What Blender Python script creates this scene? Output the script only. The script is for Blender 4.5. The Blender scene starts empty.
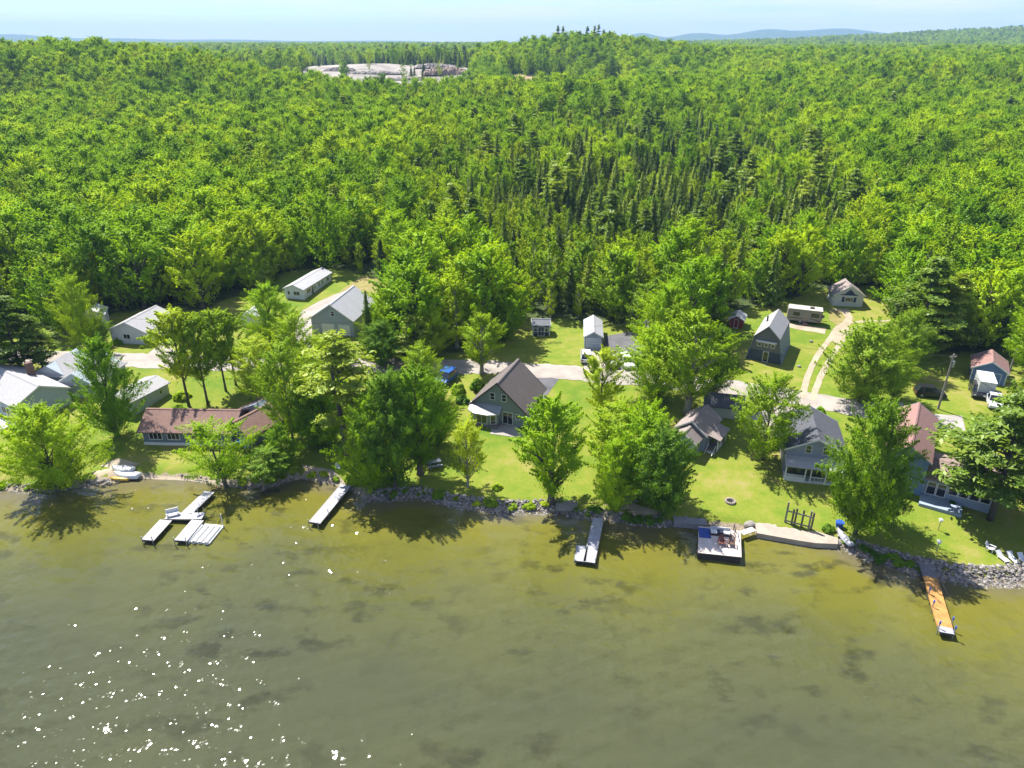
import bpy, bmesh, math, bisect, random
import numpy as np
from mathutils import Vector, Matrix
R_ = math.radians
C = bpy.context.scene.collection
random.seed(7)

# ------------------------------------------------------------------ camera model (used to turn survey pixels into ground points)
F = 711.0; HC = 55.0; PT = math.atan(342/711.0); CP, SP = math.cos(PT), math.sin(PT)
def ray(px, py):
    a = (px-512)/F; b = (384-py)/F
    return (a, CP+b*SP, -SP+b*CP)
def plane(px, py, z):
    d = ray(px, py); t = (z-HC)/d[2]
    return d[0]*t, d[1]*t
SHP = [(-900,520),(-400,500),(-60,492),(0,490),(30,492),(60,490),(115,483),(140,478),(190,480),(235,487),(270,488),(300,478),(335,484),(355,492),(372,500),(420,497),(450,505),(500,512),(560,512),(575,517),(610,520),(640,524),(690,526),(745,530),(790,540),(838,545),(850,552),(880,562),(920,574),(960,582),(1000,584),(1060,580),(1400,560),(1900,560)]
SH = [plane(x, y, 0) for x, y in SHP]; SX = [p[0] for p in SH]; SY = [p[1] for p in SH]
BUMPS = [(-280,540,25,170,75),(330,560,13,150,60),(40,470,7,110,50),(640,720,18,210,80),(-460,800,16,250,80),(-60,330,3,90,70),(75,830,23,105,120),(240,900,9,150,160),(560,950,10,260,260),(-420,420,6,160,160),
         (-112,590,-12,95,62),(-150,930,12,170,110),
         (2300,2900,66,1100,650),(1290,8000,104,240,500),(1880,8100,104,340,500),(2600,8200,130,420,500),(3400,8400,140,560,500),(4700,8400,120,900,500),
         (-5100,8000,96,650,500),(-4000,8000,50,600,500),(-3000,8100,42,700,500),(-1400,8200,40,1200,400)]
def sstep(t):
    t = np.clip(t, 0, 1); return t*t*(3-2*t)
def hv(x, y):
    x = np.asarray(x, float); y = np.asarray(y, float)
    d = y-np.interp(x, SX, SY)
    land = .8*sstep(d/1.6)+2.4*sstep((d-2)/40)+25*(1-np.exp(-np.maximum(0, d-50)/800))
    land = land+.12*np.sin(x*.23+1)*np.sin(y*.19)*sstep((d-3)/10)
    for bx, by, a, sx, sy in BUMPS:
        land = land+a*np.exp(-((x-bx)/sx)**2-((y-by)/sy)**2)*sstep((d-60)/60)
    return np.where(d < 0, np.maximum(-3, .15*d), land)
def h(x, y): return float(hv(x, y))
def G(px, py):
    d = ray(px, py)
    t = np.linspace(40, 1500, 6000) if py > 70 else np.linspace(300, 6000, 9000)
    z = HC+d[2]*t; g = hv(d[0]*t, d[1]*t)
    i = int(np.argmax(z <= g)) if (z <= g).any() else len(t)-1
    lo, hi = t[max(0, i-1)], t[i]
    for _ in range(25):
        m = .5*(lo+hi)
        if HC+d[2]*m > h(d[0]*m, d[1]*m): lo = m
        else: hi = m
    return Vector((d[0]*hi, d[1]*hi, h(d[0]*hi, d[1]*hi)))
def proj(x, y, z):
    dz = z-HC; zc = y*CP-dz*SP; yc = y*SP+dz*CP
    return 512+F*x/zc, 384-F*yc/zc
def pscale(x, y, z): return F/(y*CP-(z-HC)*SP)

# ------------------------------------------------------------------ materials
MATS = {}
def newmat(name):
    m = bpy.data.materials.new(name); m.use_nodes = True
    nt = m.node_tree; nt.nodes.clear()
    out = nt.nodes.new('ShaderNodeOutputMaterial')
    return m, nt, out
def L(nt, a, b): nt.links.new(a, b)
def noise(nt, scale, detail=3, vec=None, rough=.55):
    n = nt.nodes.new('ShaderNodeTexNoise'); n.inputs['Scale'].default_value = scale
    n.inputs['Detail'].default_value = detail; n.inputs['Roughness'].default_value = rough
    if vec is not None: L(nt, vec, n.inputs['Vector'])
    return n.outputs['Fac']
def ramp(nt, fac, stops, interp='LINEAR'):
    r = nt.nodes.new('ShaderNodeValToRGB'); e = r.color_ramp; e.interpolation = interp
    while len(e.elements) < len(stops): e.elements.new(.5)
    for el, (p, c) in zip(e.elements, stops):
        el.position = p; el.color = (c[0], c[1], c[2], 1) if not isinstance(c, (int, float)) else (c, c, c, 1)
    L(nt, fac, r.inputs['Fac']); return r.outputs['Color']
def mix(nt, fac, a, b, mode='MIX'):
    m = nt.nodes.new('ShaderNodeMix'); m.data_type = 'RGBA'; m.blend_type = mode
    for s, v in ((0, fac), (6, a), (7, b)):
        if hasattr(v, 'links') or hasattr(v, 'is_linked'): L(nt, v, m.inputs[s])
        else: m.inputs[s].default_value = v if s == 0 else (v[0], v[1], v[2], 1)
    return m.outputs[2]
def math_(nt, op, a, b=None, c=None):
    m = nt.nodes.new('ShaderNodeMath'); m.operation = op
    for i, v in enumerate((a, b, c)):
        if v is None: continue
        if isinstance(v, (int, float)): m.inputs[i].default_value = v
        else: L(nt, v, m.inputs[i])
    return m.outputs[0]
def coords(nt, kind='Object', scale=None):
    t = nt.nodes.new('ShaderNodeTexCoord').outputs[kind]
    if scale:
        mp = nt.nodes.new('ShaderNodeMapping'); mp.inputs['Scale'].default_value = scale
        L(nt, t, mp.inputs['Vector']); t = mp.outputs['Vector']
    return t
def geopos(nt, scale=None):
    t = nt.nodes.new('ShaderNodeNewGeometry').outputs['Position']
    if scale:
        mp = nt.nodes.new('ShaderNodeMapping'); mp.inputs['Scale'].default_value = scale
        L(nt, t, mp.inputs['Vector']); t = mp.outputs['Vector']
    return t
def bump(nt, height, strength=.3, dist=.1):
    b = nt.nodes.new('ShaderNodeBump'); b.inputs['Strength'].default_value = strength; b.inputs['Distance'].default_value = dist
    L(nt, height, b.inputs['Height']); return b.outputs['Normal']
def principled(nt, out, col, rough=.7, metal=0, spec=.5, normal=None):
    p = nt.nodes.new('ShaderNodeBsdfPrincipled')
    if hasattr(col, 'links') or hasattr(col, 'is_linked'): L(nt, col, p.inputs['Base Color'])
    else: p.inputs['Base Color'].default_value = (*col, 1)
    p.inputs['Roughness'].default_value = rough; p.inputs['Metallic'].default_value = metal
    p.inputs['Specular IOR Level'].default_value = spec
    if normal is not None: L(nt, normal, p.inputs['Normal'])
    L(nt, p.outputs[0], out.inputs['Surface']); return p
def M(name, col, rough=.7, var=.18, sc=1.3, metal=0, pat=None, psc=6.0, spec=.4):
    """plain real material: base colour with blotchy wear, optional siding / ribs / planks relief"""
    if name in MATS: return MATS[name]
    m, nt, out = newmat(name)
    oc = coords(nt)
    n1 = noise(nt, sc, 4, oc); n2 = noise(nt, sc*9, 2, oc)
    if pat and pat.startswith('planks'): n2 = noise(nt, 1, 1, coords(nt, 'Object', (.35, 4.5, 1))); var = var*1.7
    f = math_(nt, 'ADD', math_(nt, 'MULTIPLY', n1, .7), math_(nt, 'MULTIPLY', n2, .3))
    col = tuple(c*.75 for c in col)
    lo = tuple(c*(1-var) for c in col); hi = tuple(min(1, c*(1+var)) for c in col)
    c = ramp(nt, f, [(.3, lo), (.7, hi)])
    nrm = None
    if pat:
        ax = {'siding': 'Z', 'ribs_x': 'X', 'ribs_y': 'Y', 'planks_x': 'X', 'planks_y': 'Y', 'shingle': 'Z'}[pat]
        w = nt.nodes.new('ShaderNodeTexWave'); w.wave_type = 'BANDS'; w.bands_direction = ax
        w.wave_profile = 'SAW' if pat in ('siding', 'shingle') else 'SIN'
        w.inputs['Scale'].default_value = psc/6.283*3.1416; w.inputs['Distortion'].default_value = .15 if pat == 'shingle' else 0
        L(nt, oc, w.inputs['Vector'])
        edge = ramp(nt, w.outputs['Fac'], [(.0, .72), (.16, 1.0)])
        c = mix(nt, .8 if pat.startswith('planks') else .45, c, edge, 'MULTIPLY')
        nrm = bump(nt, w.outputs['Fac'], .5, .04)
    principled(nt, out, c, rough, metal, spec, nrm)
    MATS[name] = m; return m
def foliage(name, c0, c1, c2, trans=.5, gloss=.02):
    m, nt, out = newmat(name)
    at = nt.nodes.new('ShaderNodeAttribute'); at.attribute_name = 'tint'
    oi = nt.nodes.new('ShaderNodeObjectInfo')
    stand = noise(nt, .022, 3, oi.outputs['Location'], .6)   # stands of lighter and darker trees
    f = math_(nt, 'ADD', math_(nt, 'MULTIPLY', at.outputs['Fac'], .3), math_(nt, 'MULTIPLY', oi.outputs['Random'], .62))
    f = math_(nt, 'ADD', f, math_(nt, 'MULTIPLY', math_(nt, 'SUBTRACT', stand, .42), 1.0))
    c = ramp(nt, f, [(.15, c0), (.5, c1), (.86, c2)])
    d = nt.nodes.new('ShaderNodeBsdfDiffuse'); t = nt.nodes.new('ShaderNodeBsdfTranslucent')
    g = nt.nodes.new('ShaderNodeBsdfGlossy'); g.inputs['Roughness'].default_value = .45; g.inputs['Color'].default_value = (.5, .55, .4, 1)
    L(nt, c, d.inputs['Color'])
    tc = mix(nt, 1.0, c, (1.3, 1.2, .6), 'MULTIPLY'); L(nt, tc, t.inputs['Color'])
    m1 = nt.nodes.new('ShaderNodeMixShader'); m1.inputs[0].default_value = trans
    L(nt, d.outputs[0], m1.inputs[1]); L(nt, t.outputs[0], m1.inputs[2])
    m2 = nt.nodes.new('ShaderNodeMixShader'); m2.inputs[0].default_value = gloss
    L(nt, m1.outputs[0], m2.inputs[1]); L(nt, g.outputs[0], m2.inputs[2])
    L(nt, m2.outputs[0], out.inputs['Surface']); return m
LEAF = foliage('maple_leaves', (.12,.255,.004), (.262,.44,.005), (.41,.545,.008))
LEAF2 = foliage('birch_leaves', (.155,.28,.008), (.29,.43,.010), (.42,.52,.016))
LEAFD = foliage('dark_leaves', (.07,.165,.010), (.15,.28,.014), (.25,.38,.02), .45)
SPRUCE = foliage('spruce_needles', (.03,.065,.012), (.07,.12,.015), (.14,.20,.02), .25, .03)
PINE = foliage('pine_needles', (.09,.17,.018), (.19,.285,.024), (.31,.39,.034), .4, .04)
REDLEAF = foliage('maple_leaves', (.12,.255,.004), (.262,.44,.005), (.41,.545,.008))
SNAG = foliage('dead_twigs', (.20,.18,.15), (.28,.255,.22), (.36,.33,.29), .1, .02)
BARK = M('bark', (.12,.10,.085), .9, .35, 3)
BIRCHBARK = M('pale_bark', (.34,.31,.27), .9, .4, 3)
GLASS = M('dark_glass', (.02,.025,.03), .08, .1, 1, spec=.8)
WHITE = M('white_trim', (.78,.78,.76), .5, .06)
CONC = M('concrete', (.40,.345,.28), .9, .18, .9)
BLACK = M('black_rubber', (.02,.02,.02), .8)
STEEL = M('galvanised_steel', (.45,.46,.47), .4, .1, metal=.6)
WOODG = M('weathered_wood', (.25,.22,.19), .85, .3, 2)

# ------------------------------------------------------------------ mesh building
class MB:
    def __init__(s): s.v = []; s.f = []; s.m = []
    def quadbox(s, x0, x1, y0, y1, z0, z1, T=None, mi=0):
        b = len(s.v)
        p = [(x0,y0,z0),(x1,y0,z0),(x1,y1,z0),(x0,y1,z0),(x0,y0,z1),(x1,y0,z1),(x1,y1,z1),(x0,y1,z1)]
        if T is not None: p = [tuple(T @ Vector(q)) for q in p]
        s.v += p
        s.f += [(b,b+3,b+2,b+1),(b+4,b+5,b+6,b+7),(b,b+1,b+5,b+4),(b+1,b+2,b+6,b+5),(b+2,b+3,b+7,b+6),(b+3,b,b+4,b+7)]; s.m += [mi]*6
        return s
    def prism(s, prof, axis, a0, a1, mi=0, T=None):
        """profile of 2-D points swept along an axis: 'y' takes (x,z), 'x' takes (y,z), 'z' takes (x,y)"""
        b = len(s.v); n = len(prof)
        for a in (a0, a1):
            for u, w in prof:
                q = {'y': (u,a,w), 'x': (a,u,w), 'z': (u,w,a)}[axis]
                s.v.append(tuple(T @ Vector(q)) if T is not None else q)
        s.f.append(tuple(b+i for i in range(n))); s.f.append(tuple(b+n+i for i in reversed(range(n)))); s.m += [mi]*2
        for i in range(n):
            j = (i+1) % n; s.f.append((b+j, b+i, b+n+i, b+n+j)); s.m.append(mi)
        return s
    def tube(s, pts, rad, n=6, mi=0):
        pts = [Vector(p) for p in pts]; rings = []
        for i, p in enumerate(pts):
            d = (pts[min(i+1, len(pts)-1)]-pts[max(i-1, 0)]).normalized()
            u = d.cross(Vector((0,1,0))) if abs(d.y) < .9 else d.cross(Vector((1,0,0)))
            u.normalize(); w = d.cross(u); r = rad[i] if isinstance(rad, (list, tuple)) else rad
            rings.append(len(s.v))
            for k in range(n):
                a = 2*math.pi*k/n; s.v.append(tuple(p+(u*math.cos(a)+w*math.sin(a))*r))
        for i in range(len(pts)-1):
            for k in range(n):
                k2 = (k+1) % n
                s.f.append((rings[i]+k, rings[i]+k2, rings[i+1]+k2, rings[i+1]+k)); s.m.append(mi)
        s.f.append(tuple(rings[0]+k for k in reversed(range(n)))); s.f.append(tuple(rings[-1]+k for k in range(n))); s.m += [mi]*2
        return s
    def poly(s, pts, mi=0):
        b = len(s.v); s.v += [tuple(p) for p in pts]; s.f.append(tuple(range(b, b+len(pts)))); s.m.append(mi); return s
    def mesh(s, name, mats, smooth=False):
        me = bpy.data.meshes.new(name); me.from_pydata(s.v, [], s.f)
        for m in (mats if isinstance(mats, (list, tuple)) else [mats]): me.materials.append(m)
        if any(s.m): me.polygons.foreach_set('material_index', s.m)
        bm = bmesh.new(); bm.from_mesh(me); bmesh.ops.recalc_face_normals(bm, faces=bm.faces); bm.to_mesh(me); bm.free()
        if smooth: me.shade_smooth()
        return me
    def build(s, name, mats, parent=None, loc=(0,0,0), rz=0, smooth=False):
        return put(name, s.mesh(name, mats, smooth), parent, loc, rz)
def put(name, me, parent=None, loc=(0,0,0), rz=0):
    o = bpy.data.objects.new(name, me); C.objects.link(o); o.parent = parent
    o.location = loc; o.rotation_euler = (0,0,rz); return o
def tag(o, label, cat, group=None, kind=None):
    if label: o['label'] = label
    if cat: o['category'] = cat
    if group: o['group'] = group
    if kind: o['kind'] = kind
    return o
def thing(name, label, cat, loc, yaw=0, group=None):
    o = bpy.data.objects.new(name, None); C.objects.link(o); o.empty_display_size = .2
    o.location = loc; o.rotation_euler = (0,0,R_(yaw)); return tag(o, label, cat, group)
def copy_tree(o, parent=None):
    c = o.copy(); C.objects.link(c); c.parent = parent
    for ch in o.children: copy_tree(ch, c)
    return c
def extent(V):
    r = np.hypot(V[:,0]-V[:,0].mean(), V[:,1]-V[:,1].mean())
    return dict(H=float(np.percentile(V[:,2], 99.6)), R=float(np.percentile(r, 99)))
def fast_mesh(name, V, Fq, mat, tint=None):
    me = bpy.data.meshes.new(name); n = len(Fq); k = Fq.shape[1]
    me.vertices.add(len(V)); me.vertices.foreach_set('co', V.astype(np.float32).ravel())
    me.loops.add(n*k); me.loops.foreach_set('vertex_index', Fq.astype(np.int32).ravel())
    me.polygons.add(n); me.polygons.foreach_set('loop_start', np.arange(0, n*k, k, dtype=np.int32))
    me.update(calc_edges=True); me.materials.append(mat)
    if tint is not None:
        a = me.attributes.new('tint', 'FLOAT', 'POINT'); a.data.foreach_set('value', tint.astype(np.float32))
    return me

# ------------------------------------------------------------------ vegetation
def nrmz(a): return a/np.maximum(1e-6, np.linalg.norm(a, axis=-1, keepdims=True))
def leaves(P, N, S, rng, el=1.0, tint=None):
    n = len(P); T = nrmz(np.cross(N, nrmz(rng.normal(size=(n,3))))); B = np.cross(N, T)
    a = (S*.62*el)[:,None]*T; b = (S*.46/el)[:,None]*B; f = (S*.16)[:,None]*N
    V = np.stack([P-a-f, P+b*rng.uniform(.7,1.2,(n,1)), P+a-f, P-b*rng.uniform(.7,1.2,(n,1))], 1).reshape(-1,3)
    return V, np.arange(4*n).reshape(-1,4), np.repeat(tint, 4)
def broadleaf(seed, R, H, th, ncl, nl, ls, up=.9, peak=.45, mat=None, bark=None, lean=0, gap=.0, tr=None):
    rng = np.random.default_rng(seed)
    k1, k2, k3 = rng.uniform(0, 6.28, 3)
    t = rng.uniform(0, 1, ncl)**.85; az = rng.uniform(0, 6.283, ncl)
    prof = np.where(t < peak, np.sin(.5*np.pi*np.clip(t/peak*.85+.15, 0, 1))**.8, np.cos(.5*np.pi*np.clip((t-peak)/(1.02-peak), 0, 1))**.75)
    lump = 1+.16*np.sin(2*az+k1+3*t)+.14*np.sin(3*az+k2-5*t)+.12*np.sin(5*az+k3+9*t)
    r = R*prof*lump*np.sqrt(rng.uniform(.12, 1, ncl))
    zz = th+t*(H-th)+rng.normal(0, .02*H, ncl)
    O = np.stack([np.cos(az), np.sin(az), np.zeros(ncl)], 1)
    Cc = O*r[:,None]; Cc[:,2] = zz; Cc[:,0] += lean*(zz/H)**1.3
    frac = (r/np.maximum(.1, R*prof))[:,None]
    ax = nrmz(O*(.35+.75*frac)+np.array([0,0,1.])*up*rng.uniform(.6,1.2,(ncl,1))+rng.normal(0,.25,(ncl,3)))
    Lc = R*rng.uniform(.2,.42,ncl)*(.75+.25*(1-t)); wd = Lc*rng.uniform(.32,.58,ncl)
    ct = rng.uniform(0,1,ncl)
    idx = np.repeat(np.arange(ncl), nl); n = len(idx)
    u = rng.uniform(-1, 1.25, n)
    per = rng.normal(size=(n,3)); per = per-ax[idx]*np.sum(per*ax[idx],1,keepdims=True)
    P = Cc[idx]+ax[idx]*(u*Lc[idx])[:,None]+nrmz(per)*(wd[idx]*np.abs(rng.normal(0,.7,n))*np.clip(1.1-.75*u,.12,1.6))[:,None]
    ctr = np.array([0,0,th+.38*(H-th)]); outw = nrmz((P-ctr)/np.array([R,R,.5*(H-th)]))
    N = nrmz(rng.normal(size=(n,3))*.3+np.array([0,0,.35])+.85*outw+.5*nrmz(per))
    S = ls*rng.uniform(.65,1.35,n)
    V, Fq, T = leaves(P, N, S, rng, 1.1, np.clip(ct[idx]*.75+rng.uniform(0,.25,n), 0, 1))
    crown = fast_mesh('crown', V, Fq, mat or LEAF, T)
    m = MB(); tr = tr or max(.12, .032*H)
    lx = lambda z: lean*(z/H)**1.3
    zt = [0, .25*th, th, .5*(th+H), .86*H]
    m.tube([(lx(z), 0, z-.15*(z == 0)) for z in zt], [tr*1.35, tr, tr*.8, tr*.45, .03], 7)
    for j in rng.choice(ncl, min(ncl, 26), False):
        c = Cc[j]; z0 = max(.55*th, c[2]-r[j]*rng.uniform(.6,1.0)-.1*H); z0 = min(z0, .8*H)
        a = Vector((lx(z0), 0, z0)); b = Vector(c); mid = a.lerp(b, .5)+Vector((0,0,-.06*R+.12*(b-a).length*.3))
        m.tube([a, mid, b], [tr*.36*(1-.5*z0/H), tr*.22, .02], 5)
    trunk = m.mesh('trunk', bark or BARK, True)
    return dict(extent(V), trunk=trunk, crown=crown)
def spruce(seed, H, R, dens=1.0, ls=.42, mat=None, ragged=.3, base=.06):
    rng = np.random.default_rng(seed); P=[]; N=[]; S=[]; T=[]
    z = base*H
    m = MB(); m.tube([(0,0,-.1),(0,0,.5*H),(0,0,H)], [.022*H,.013*H,.01], 6)
    while z < H*.985:
        f = (H-z)/(H*(1-base)); Lb = R*f**1.0+.05; nb = int(rng.integers(6,9)*dens+.5) if f > .08 else 4
        a0 = rng.uniform(0, 6.28)
        for k in range(nb):
            a = a0+6.283*k/nb+rng.normal(0,.15); l = Lb*rng.uniform(1-ragged,1+.5*ragged); tb = rng.uniform(0,1)
            nq = max(3, int(l/ls*2.6*dens)); u = (np.arange(nq)+.5)/nq
            d = np.array([math.cos(a), math.sin(a), 0]); dr = -.25 if f > .25 else .35
            p = np.zeros((nq,3))+np.array([0,0,z]); p += d*(u*l)[:,None]; p[:,2] += l*(dr*u+.22*u*u)+rng.normal(0,.05,nq)
            p += rng.normal(0,.1*l/2+.03,(nq,3))*np.array([1,1,.5])
            P.append(p); N.append(nrmz(np.array([0,0,.6])+d*.85+rng.normal(0,.25,(nq,3)))); S.append(ls*rng.uniform(.7,1.3,nq)*(1.1-.35*u)); T.append(np.full(nq, tb))
        z += max(.16, (.42+.02*H)*(.45+.55*f)/max(.6, dens))
    P=np.concatenate(P); N=np.concatenate(N); S=np.concatenate(S); T=np.concatenate(T)
    V,Fq,T = leaves(P,N,S,rng,1.25,T)
    return dict(extent(V), trunk=m.mesh('trunk', BARK, True), crown=fast_mesh('crown', V, Fq, mat or SPRUCE, T))
def pine(seed, H, R, z0=.3, layers=9, ls=.34, mat=None, nper=5, clump=46):
    rng = np.random.default_rng(seed); P=[]; N=[]; S=[]; T=[]
    m = MB(); w = rng.normal(0,.02*H,2)
    m.tube([(0,0,-.2),(w[0]*.4,w[1]*.4,.4*H),(w[0],w[1],.75*H),(0,0,H*.97)], [.017*H,.013*H,.008*H,.02], 7)
    for i in range(layers):
        t = i/(layers-1); z = H*(z0+(.97-z0)*t**.9)
        pf = (.55+.45*math.sin(math.pi*min(1,t*1.15+.12)))*(1-.72*t**2.2)
        a0 = rng.uniform(0,6.28)
        for k in range(nper if t < .9 else 3):
            if rng.uniform() < .13: continue
            a = a0+6.283*k/nper+rng.normal(0,.25); l = R*pf*rng.uniform(.65,1.15); d = np.array([math.cos(a),math.sin(a),0]); s = np.array([-d[1],d[0],0])
            rise = rng.uniform(.05,.22) if t < .7 else rng.uniform(.4,.8)
            zb = z+rng.normal(0,.012*H)
            m.tube([(0,0,zb-.02*H), tuple(d*l*.5+np.array([0,0,zb+rise*l*.3])), tuple(d*l*.95+np.array([0,0,zb+rise*l]))], [.005*H+.02,.035,.012], 4)
            for q in range(int(3+l*1.5)):
                u = rng.uniform(.3,1.02); off = rng.normal(0,.2*l*u*.8+.05)
                c = d*(l*u)+s*off+np.array([0,0,zb+rise*l*u+rng.normal(0,.1)])
                n = int(clump*rng.uniform(.6,1.2)); e = rng.normal(size=(n,3))*np.array([.34,.34,.1])*(.55+.1*R)
                P.append(c+e); N.append(nrmz(rng.normal(0,.4,(n,3))+np.array([0,0,1.])+.5*d)); S.append(ls*rng.uniform(.6,1.3,n)); T.append(np.full(n, rng.uniform(0,1)))
    P=np.concatenate(P); N=np.concatenate(N); S=np.concatenate(S); T=np.concatenate(T)
    V,Fq,T = leaves(P,N,S,rng,1.35,T)
    return dict(extent(V), trunk=m.mesh('trunk', BARK, True), crown=fast_mesh('crown', V, Fq, mat or PINE, T))
def bush(seed, R, H, mat, n=1800, ls=.22):
    rng = np.random.default_rng(seed); k = 26
    d = nrmz(rng.normal(size=(k,3))); d[:,2] = np.abs(d[:,2]); c = d*np.array([R,R,H])*rng.uniform(.35,.75,(k,1))
    i = rng.integers(0,k,n); e = nrmz(rng.normal(size=(n,3)))
    P = c[i]+e*np.array([R,R,H])*.34*rng.uniform(.5,1,(n,1))**.5; P[:,2] = np.maximum(.03, P[:,2])
    V,Fq,T = leaves(P, nrmz(e+np.array([0,0,.6])+rng.normal(0,.4,(n,3))), ls*rng.uniform(.6,1.3,n), rng, 1.1, rng.uniform(0,1,k)[i])
    return fast_mesh('leaves', V, Fq, mat, T)

NEAR = {
 'maple0': broadleaf(11, 5.0, 10, 1.2, 200, 225, 0.156, .6, .42),
 'maple1': broadleaf(12, 4.6, 11, 1.0, 200, 217, 0.156, .75, .42),
 'maple2': broadleaf(13, 4.8, 10, 1.2, 190, 217, 0.164, .6, .46, LEAFD),
 'big':    broadleaf(51, 5.2, 10, 1.1, 250, 217, 0.156, .45, .44, LEAF2),
 'ash':    broadleaf(14, 4.4, 11, 1.8, 140, 195, 0.156, .75, .5, LEAF2, tr=.2),
 'lean':   broadleaf(15, 5.0, 9, 1.8, 80, 175, 0.172, .4, .55, LEAF, lean=1.6),
 'birch':  broadleaf(16, 3.6, 12, 3.0, 135, 210, 0.156, 1.0, .5, LEAF2, BIRCHBARK),
 'tall':   broadleaf(17, 3.6, 13, 2.0, 165, 202, 0.164, .85, .50),
 'slim':   broadleaf(18, 2.7, 11, 3.8, 85, 187, 0.156, .8, .55, LEAF2, tr=.15),
 'light':  broadleaf(19, 3.2, 7, 1.5, 80, 132, 0.139, .7, .4, LEAF2, BIRCHBARK),
 'pine0':  pine(21, 14, 4.6, .2, 15, .3, nper=5, clump=36),
 'pine1':  pine(22, 15, 3.6, .42, 8, .30, clump=30),
 'pine2':  pine(23, 16, 5.0, .12, 13, .34, clump=36),
 'spruce': spruce(24, 12, 2.6, 1.3, .34),
}
FOR = {  # forest kinds
 'maple_a': broadleaf(31, 4.2, 12.5, 1.2, 95, 78, 0.281, .95, .42),
 'maple_b': broadleaf(32, 4.8, 13.5, 1.2, 115, 78, 0.297, .85, .46),
 'maple_c': broadleaf(33, 3.6, 11.5, 1.0, 85, 75, 0.272, 1.2, .42),
 'aspen_a': broadleaf(34, 2.6, 12.5, 1.6, 65, 78, 0.255, 1.2, .5, LEAF2, BIRCHBARK),
 'aspen_b': broadleaf(35, 2.3, 11.0, 1.2, 58, 78, 0.246, 1.3, .45, LEAF2, BIRCHBARK),
 'dark_a':  broadleaf(36, 3.8, 11.5, 1.0, 90, 78, 0.281, .9, .42, LEAFD),
 'spruce_a': spruce(41, 10.0, 3.1, 1.3, .36, ragged=.45),
 'spruce_b': spruce(42, 8.0, 2.7, 1.25, .34, ragged=.5),
 'spruce_c': spruce(43, 11.5, 3.3, 1.25, .38, mat=PINE, ragged=.4),
 'snag_a': spruce(45, 10, 1.3, .5, .26, mat=SNAG, ragged=.6),
 'pine_a': pine(44, 15, 3.6, .3, 9, .5, clump=16),
}
SRC = {}
def place(var, name, label, x, y, H=None, Rw=None, rz=None, group=None, cat='tree'):
    z = h(x, y); d = NEAR.get(var) or FOR[var]
    if rz is None: rz = random.uniform(0, 360)
    t = thing(name, label, cat, (x, y, z), rz, group)
    sz = (H or d['H'])/d['H']; sx = (Rw or d['R']*sz)/d['R']; t.scale = (sx, sx, sz)
    put('trunk', d['trunk'], t); c = put('crown', d['crown'], t)
    SRC.setdefault(var, c)
    return t
def tree_px(var, name, label, bx, by, top, width, rz=None, group=None):
    g = G(bx, by); s = pscale(*g)
    lo, hi = 1, 40
    for _ in range(30):
        m = .5*(lo+hi)
        if proj(g.x, g.y, g.z+m)[1] > top: lo = m
        else: hi = m
    return place(var, name, label, g.x, g.y, lo, width/s/2, rz, group)

# ------------------------------------------------------------------ ground, roads and water
FRONT = [(-400,326),(-60,326),(0,322),(48,324),(56,340),(78,334),(100,316),(172,306),(205,312),(228,298),(262,288),(285,272),(330,268),(372,276),(396,284),(397,352),(455,354),(500,340),(515,322),(560,319),(612,321),(640,330),(644,352),(720,352),(724,316),(745,310),(790,300),(812,289),(872,286),(888,306),(900,338),(945,352),(966,352),(1006,362),(1030,352),(1120,352),(1500,352)]
FX = [p[0] for p in FRONT]; FY = [p[1] for p in FRONT]
PIT = [(318,66),(400,65),(466,68),(476,76),(470,92),(432,101),(392,105),(345,98),(300,80)]
CLEAR = [(505,74),(560,79),(590,88),(585,100),(540,102),(508,92)]
CLEAR2 = [(600,80),(626,80),(630,100),(604,108)]
def poly_px(P): return [G(*p) for p in P]
def inside(px, py, P):
    r = False; n = len(P)
    for i in range(n):
        (x1,y1),(x2,y2) = P[i], P[(i+1)%n]
        if (y1 > py) != (y2 > py) and px < (x2-x1)*(py-y1)/(y2-y1)+x1: r = not r
    return r
PITW = [(g.x,g.y) for g in poly_px(PIT)]; CLW = [(g.x,g.y) for g in poly_px(CLEAR)]; CLW2 = [(g.x,g.y) for g in poly_px(CLEAR2)]
def in_forest(x, y, z):
    px, py = proj(x, y, z)
    return y > 98 and py < np.interp(px, FX, FY) and not (inside(x,y,PITW) or inside(x,y,CLW) or inside(x,y,CLW2))

rows = list(np.arange(30, 60, 3))+list(np.arange(60, 112, .8))+list(np.arange(112, 340, 1.6)); y = 340
while y < 13000: rows.append(y); y *= 1.022
rows = np.array(rows); NC = 300; us = np.linspace(-1, 1, NC)
X = us[None,:]*(.95*rows[:,None]+90); Y = np.repeat(rows[:,None], NC, 1); Z = hv(X, Y)
V = np.stack([X,Y,Z], -1).reshape(-1,3); nr = len(rows)
ii = (np.arange(nr-1)[:,None]*NC+np.arange(NC-1)[None,:]).ravel()
FQ = np.stack([ii, ii+1, ii+NC+1, ii+NC], 1)
GM, nt, out = newmat('grass_and_forest_floor')
gp = geopos(nt)
n1 = noise(nt, .09, 4, gp); n2 = noise(nt, .6, 4, gp); n3 = noise(nt, 5.0, 3, gp)
f = math_(nt, 'ADD', math_(nt, 'MULTIPLY', n1, .46), math_(nt, 'ADD', math_(nt, 'MULTIPLY', n2, .32), math_(nt, 'MULTIPLY', n3, .22)))
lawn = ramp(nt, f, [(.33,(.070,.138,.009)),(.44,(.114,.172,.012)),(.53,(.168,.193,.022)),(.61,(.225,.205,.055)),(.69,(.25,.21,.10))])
floor = ramp(nt, n2, [(.35,(.03,.055,.012)),(.6,(.06,.08,.02)),(.8,(.1,.085,.045))])
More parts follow.
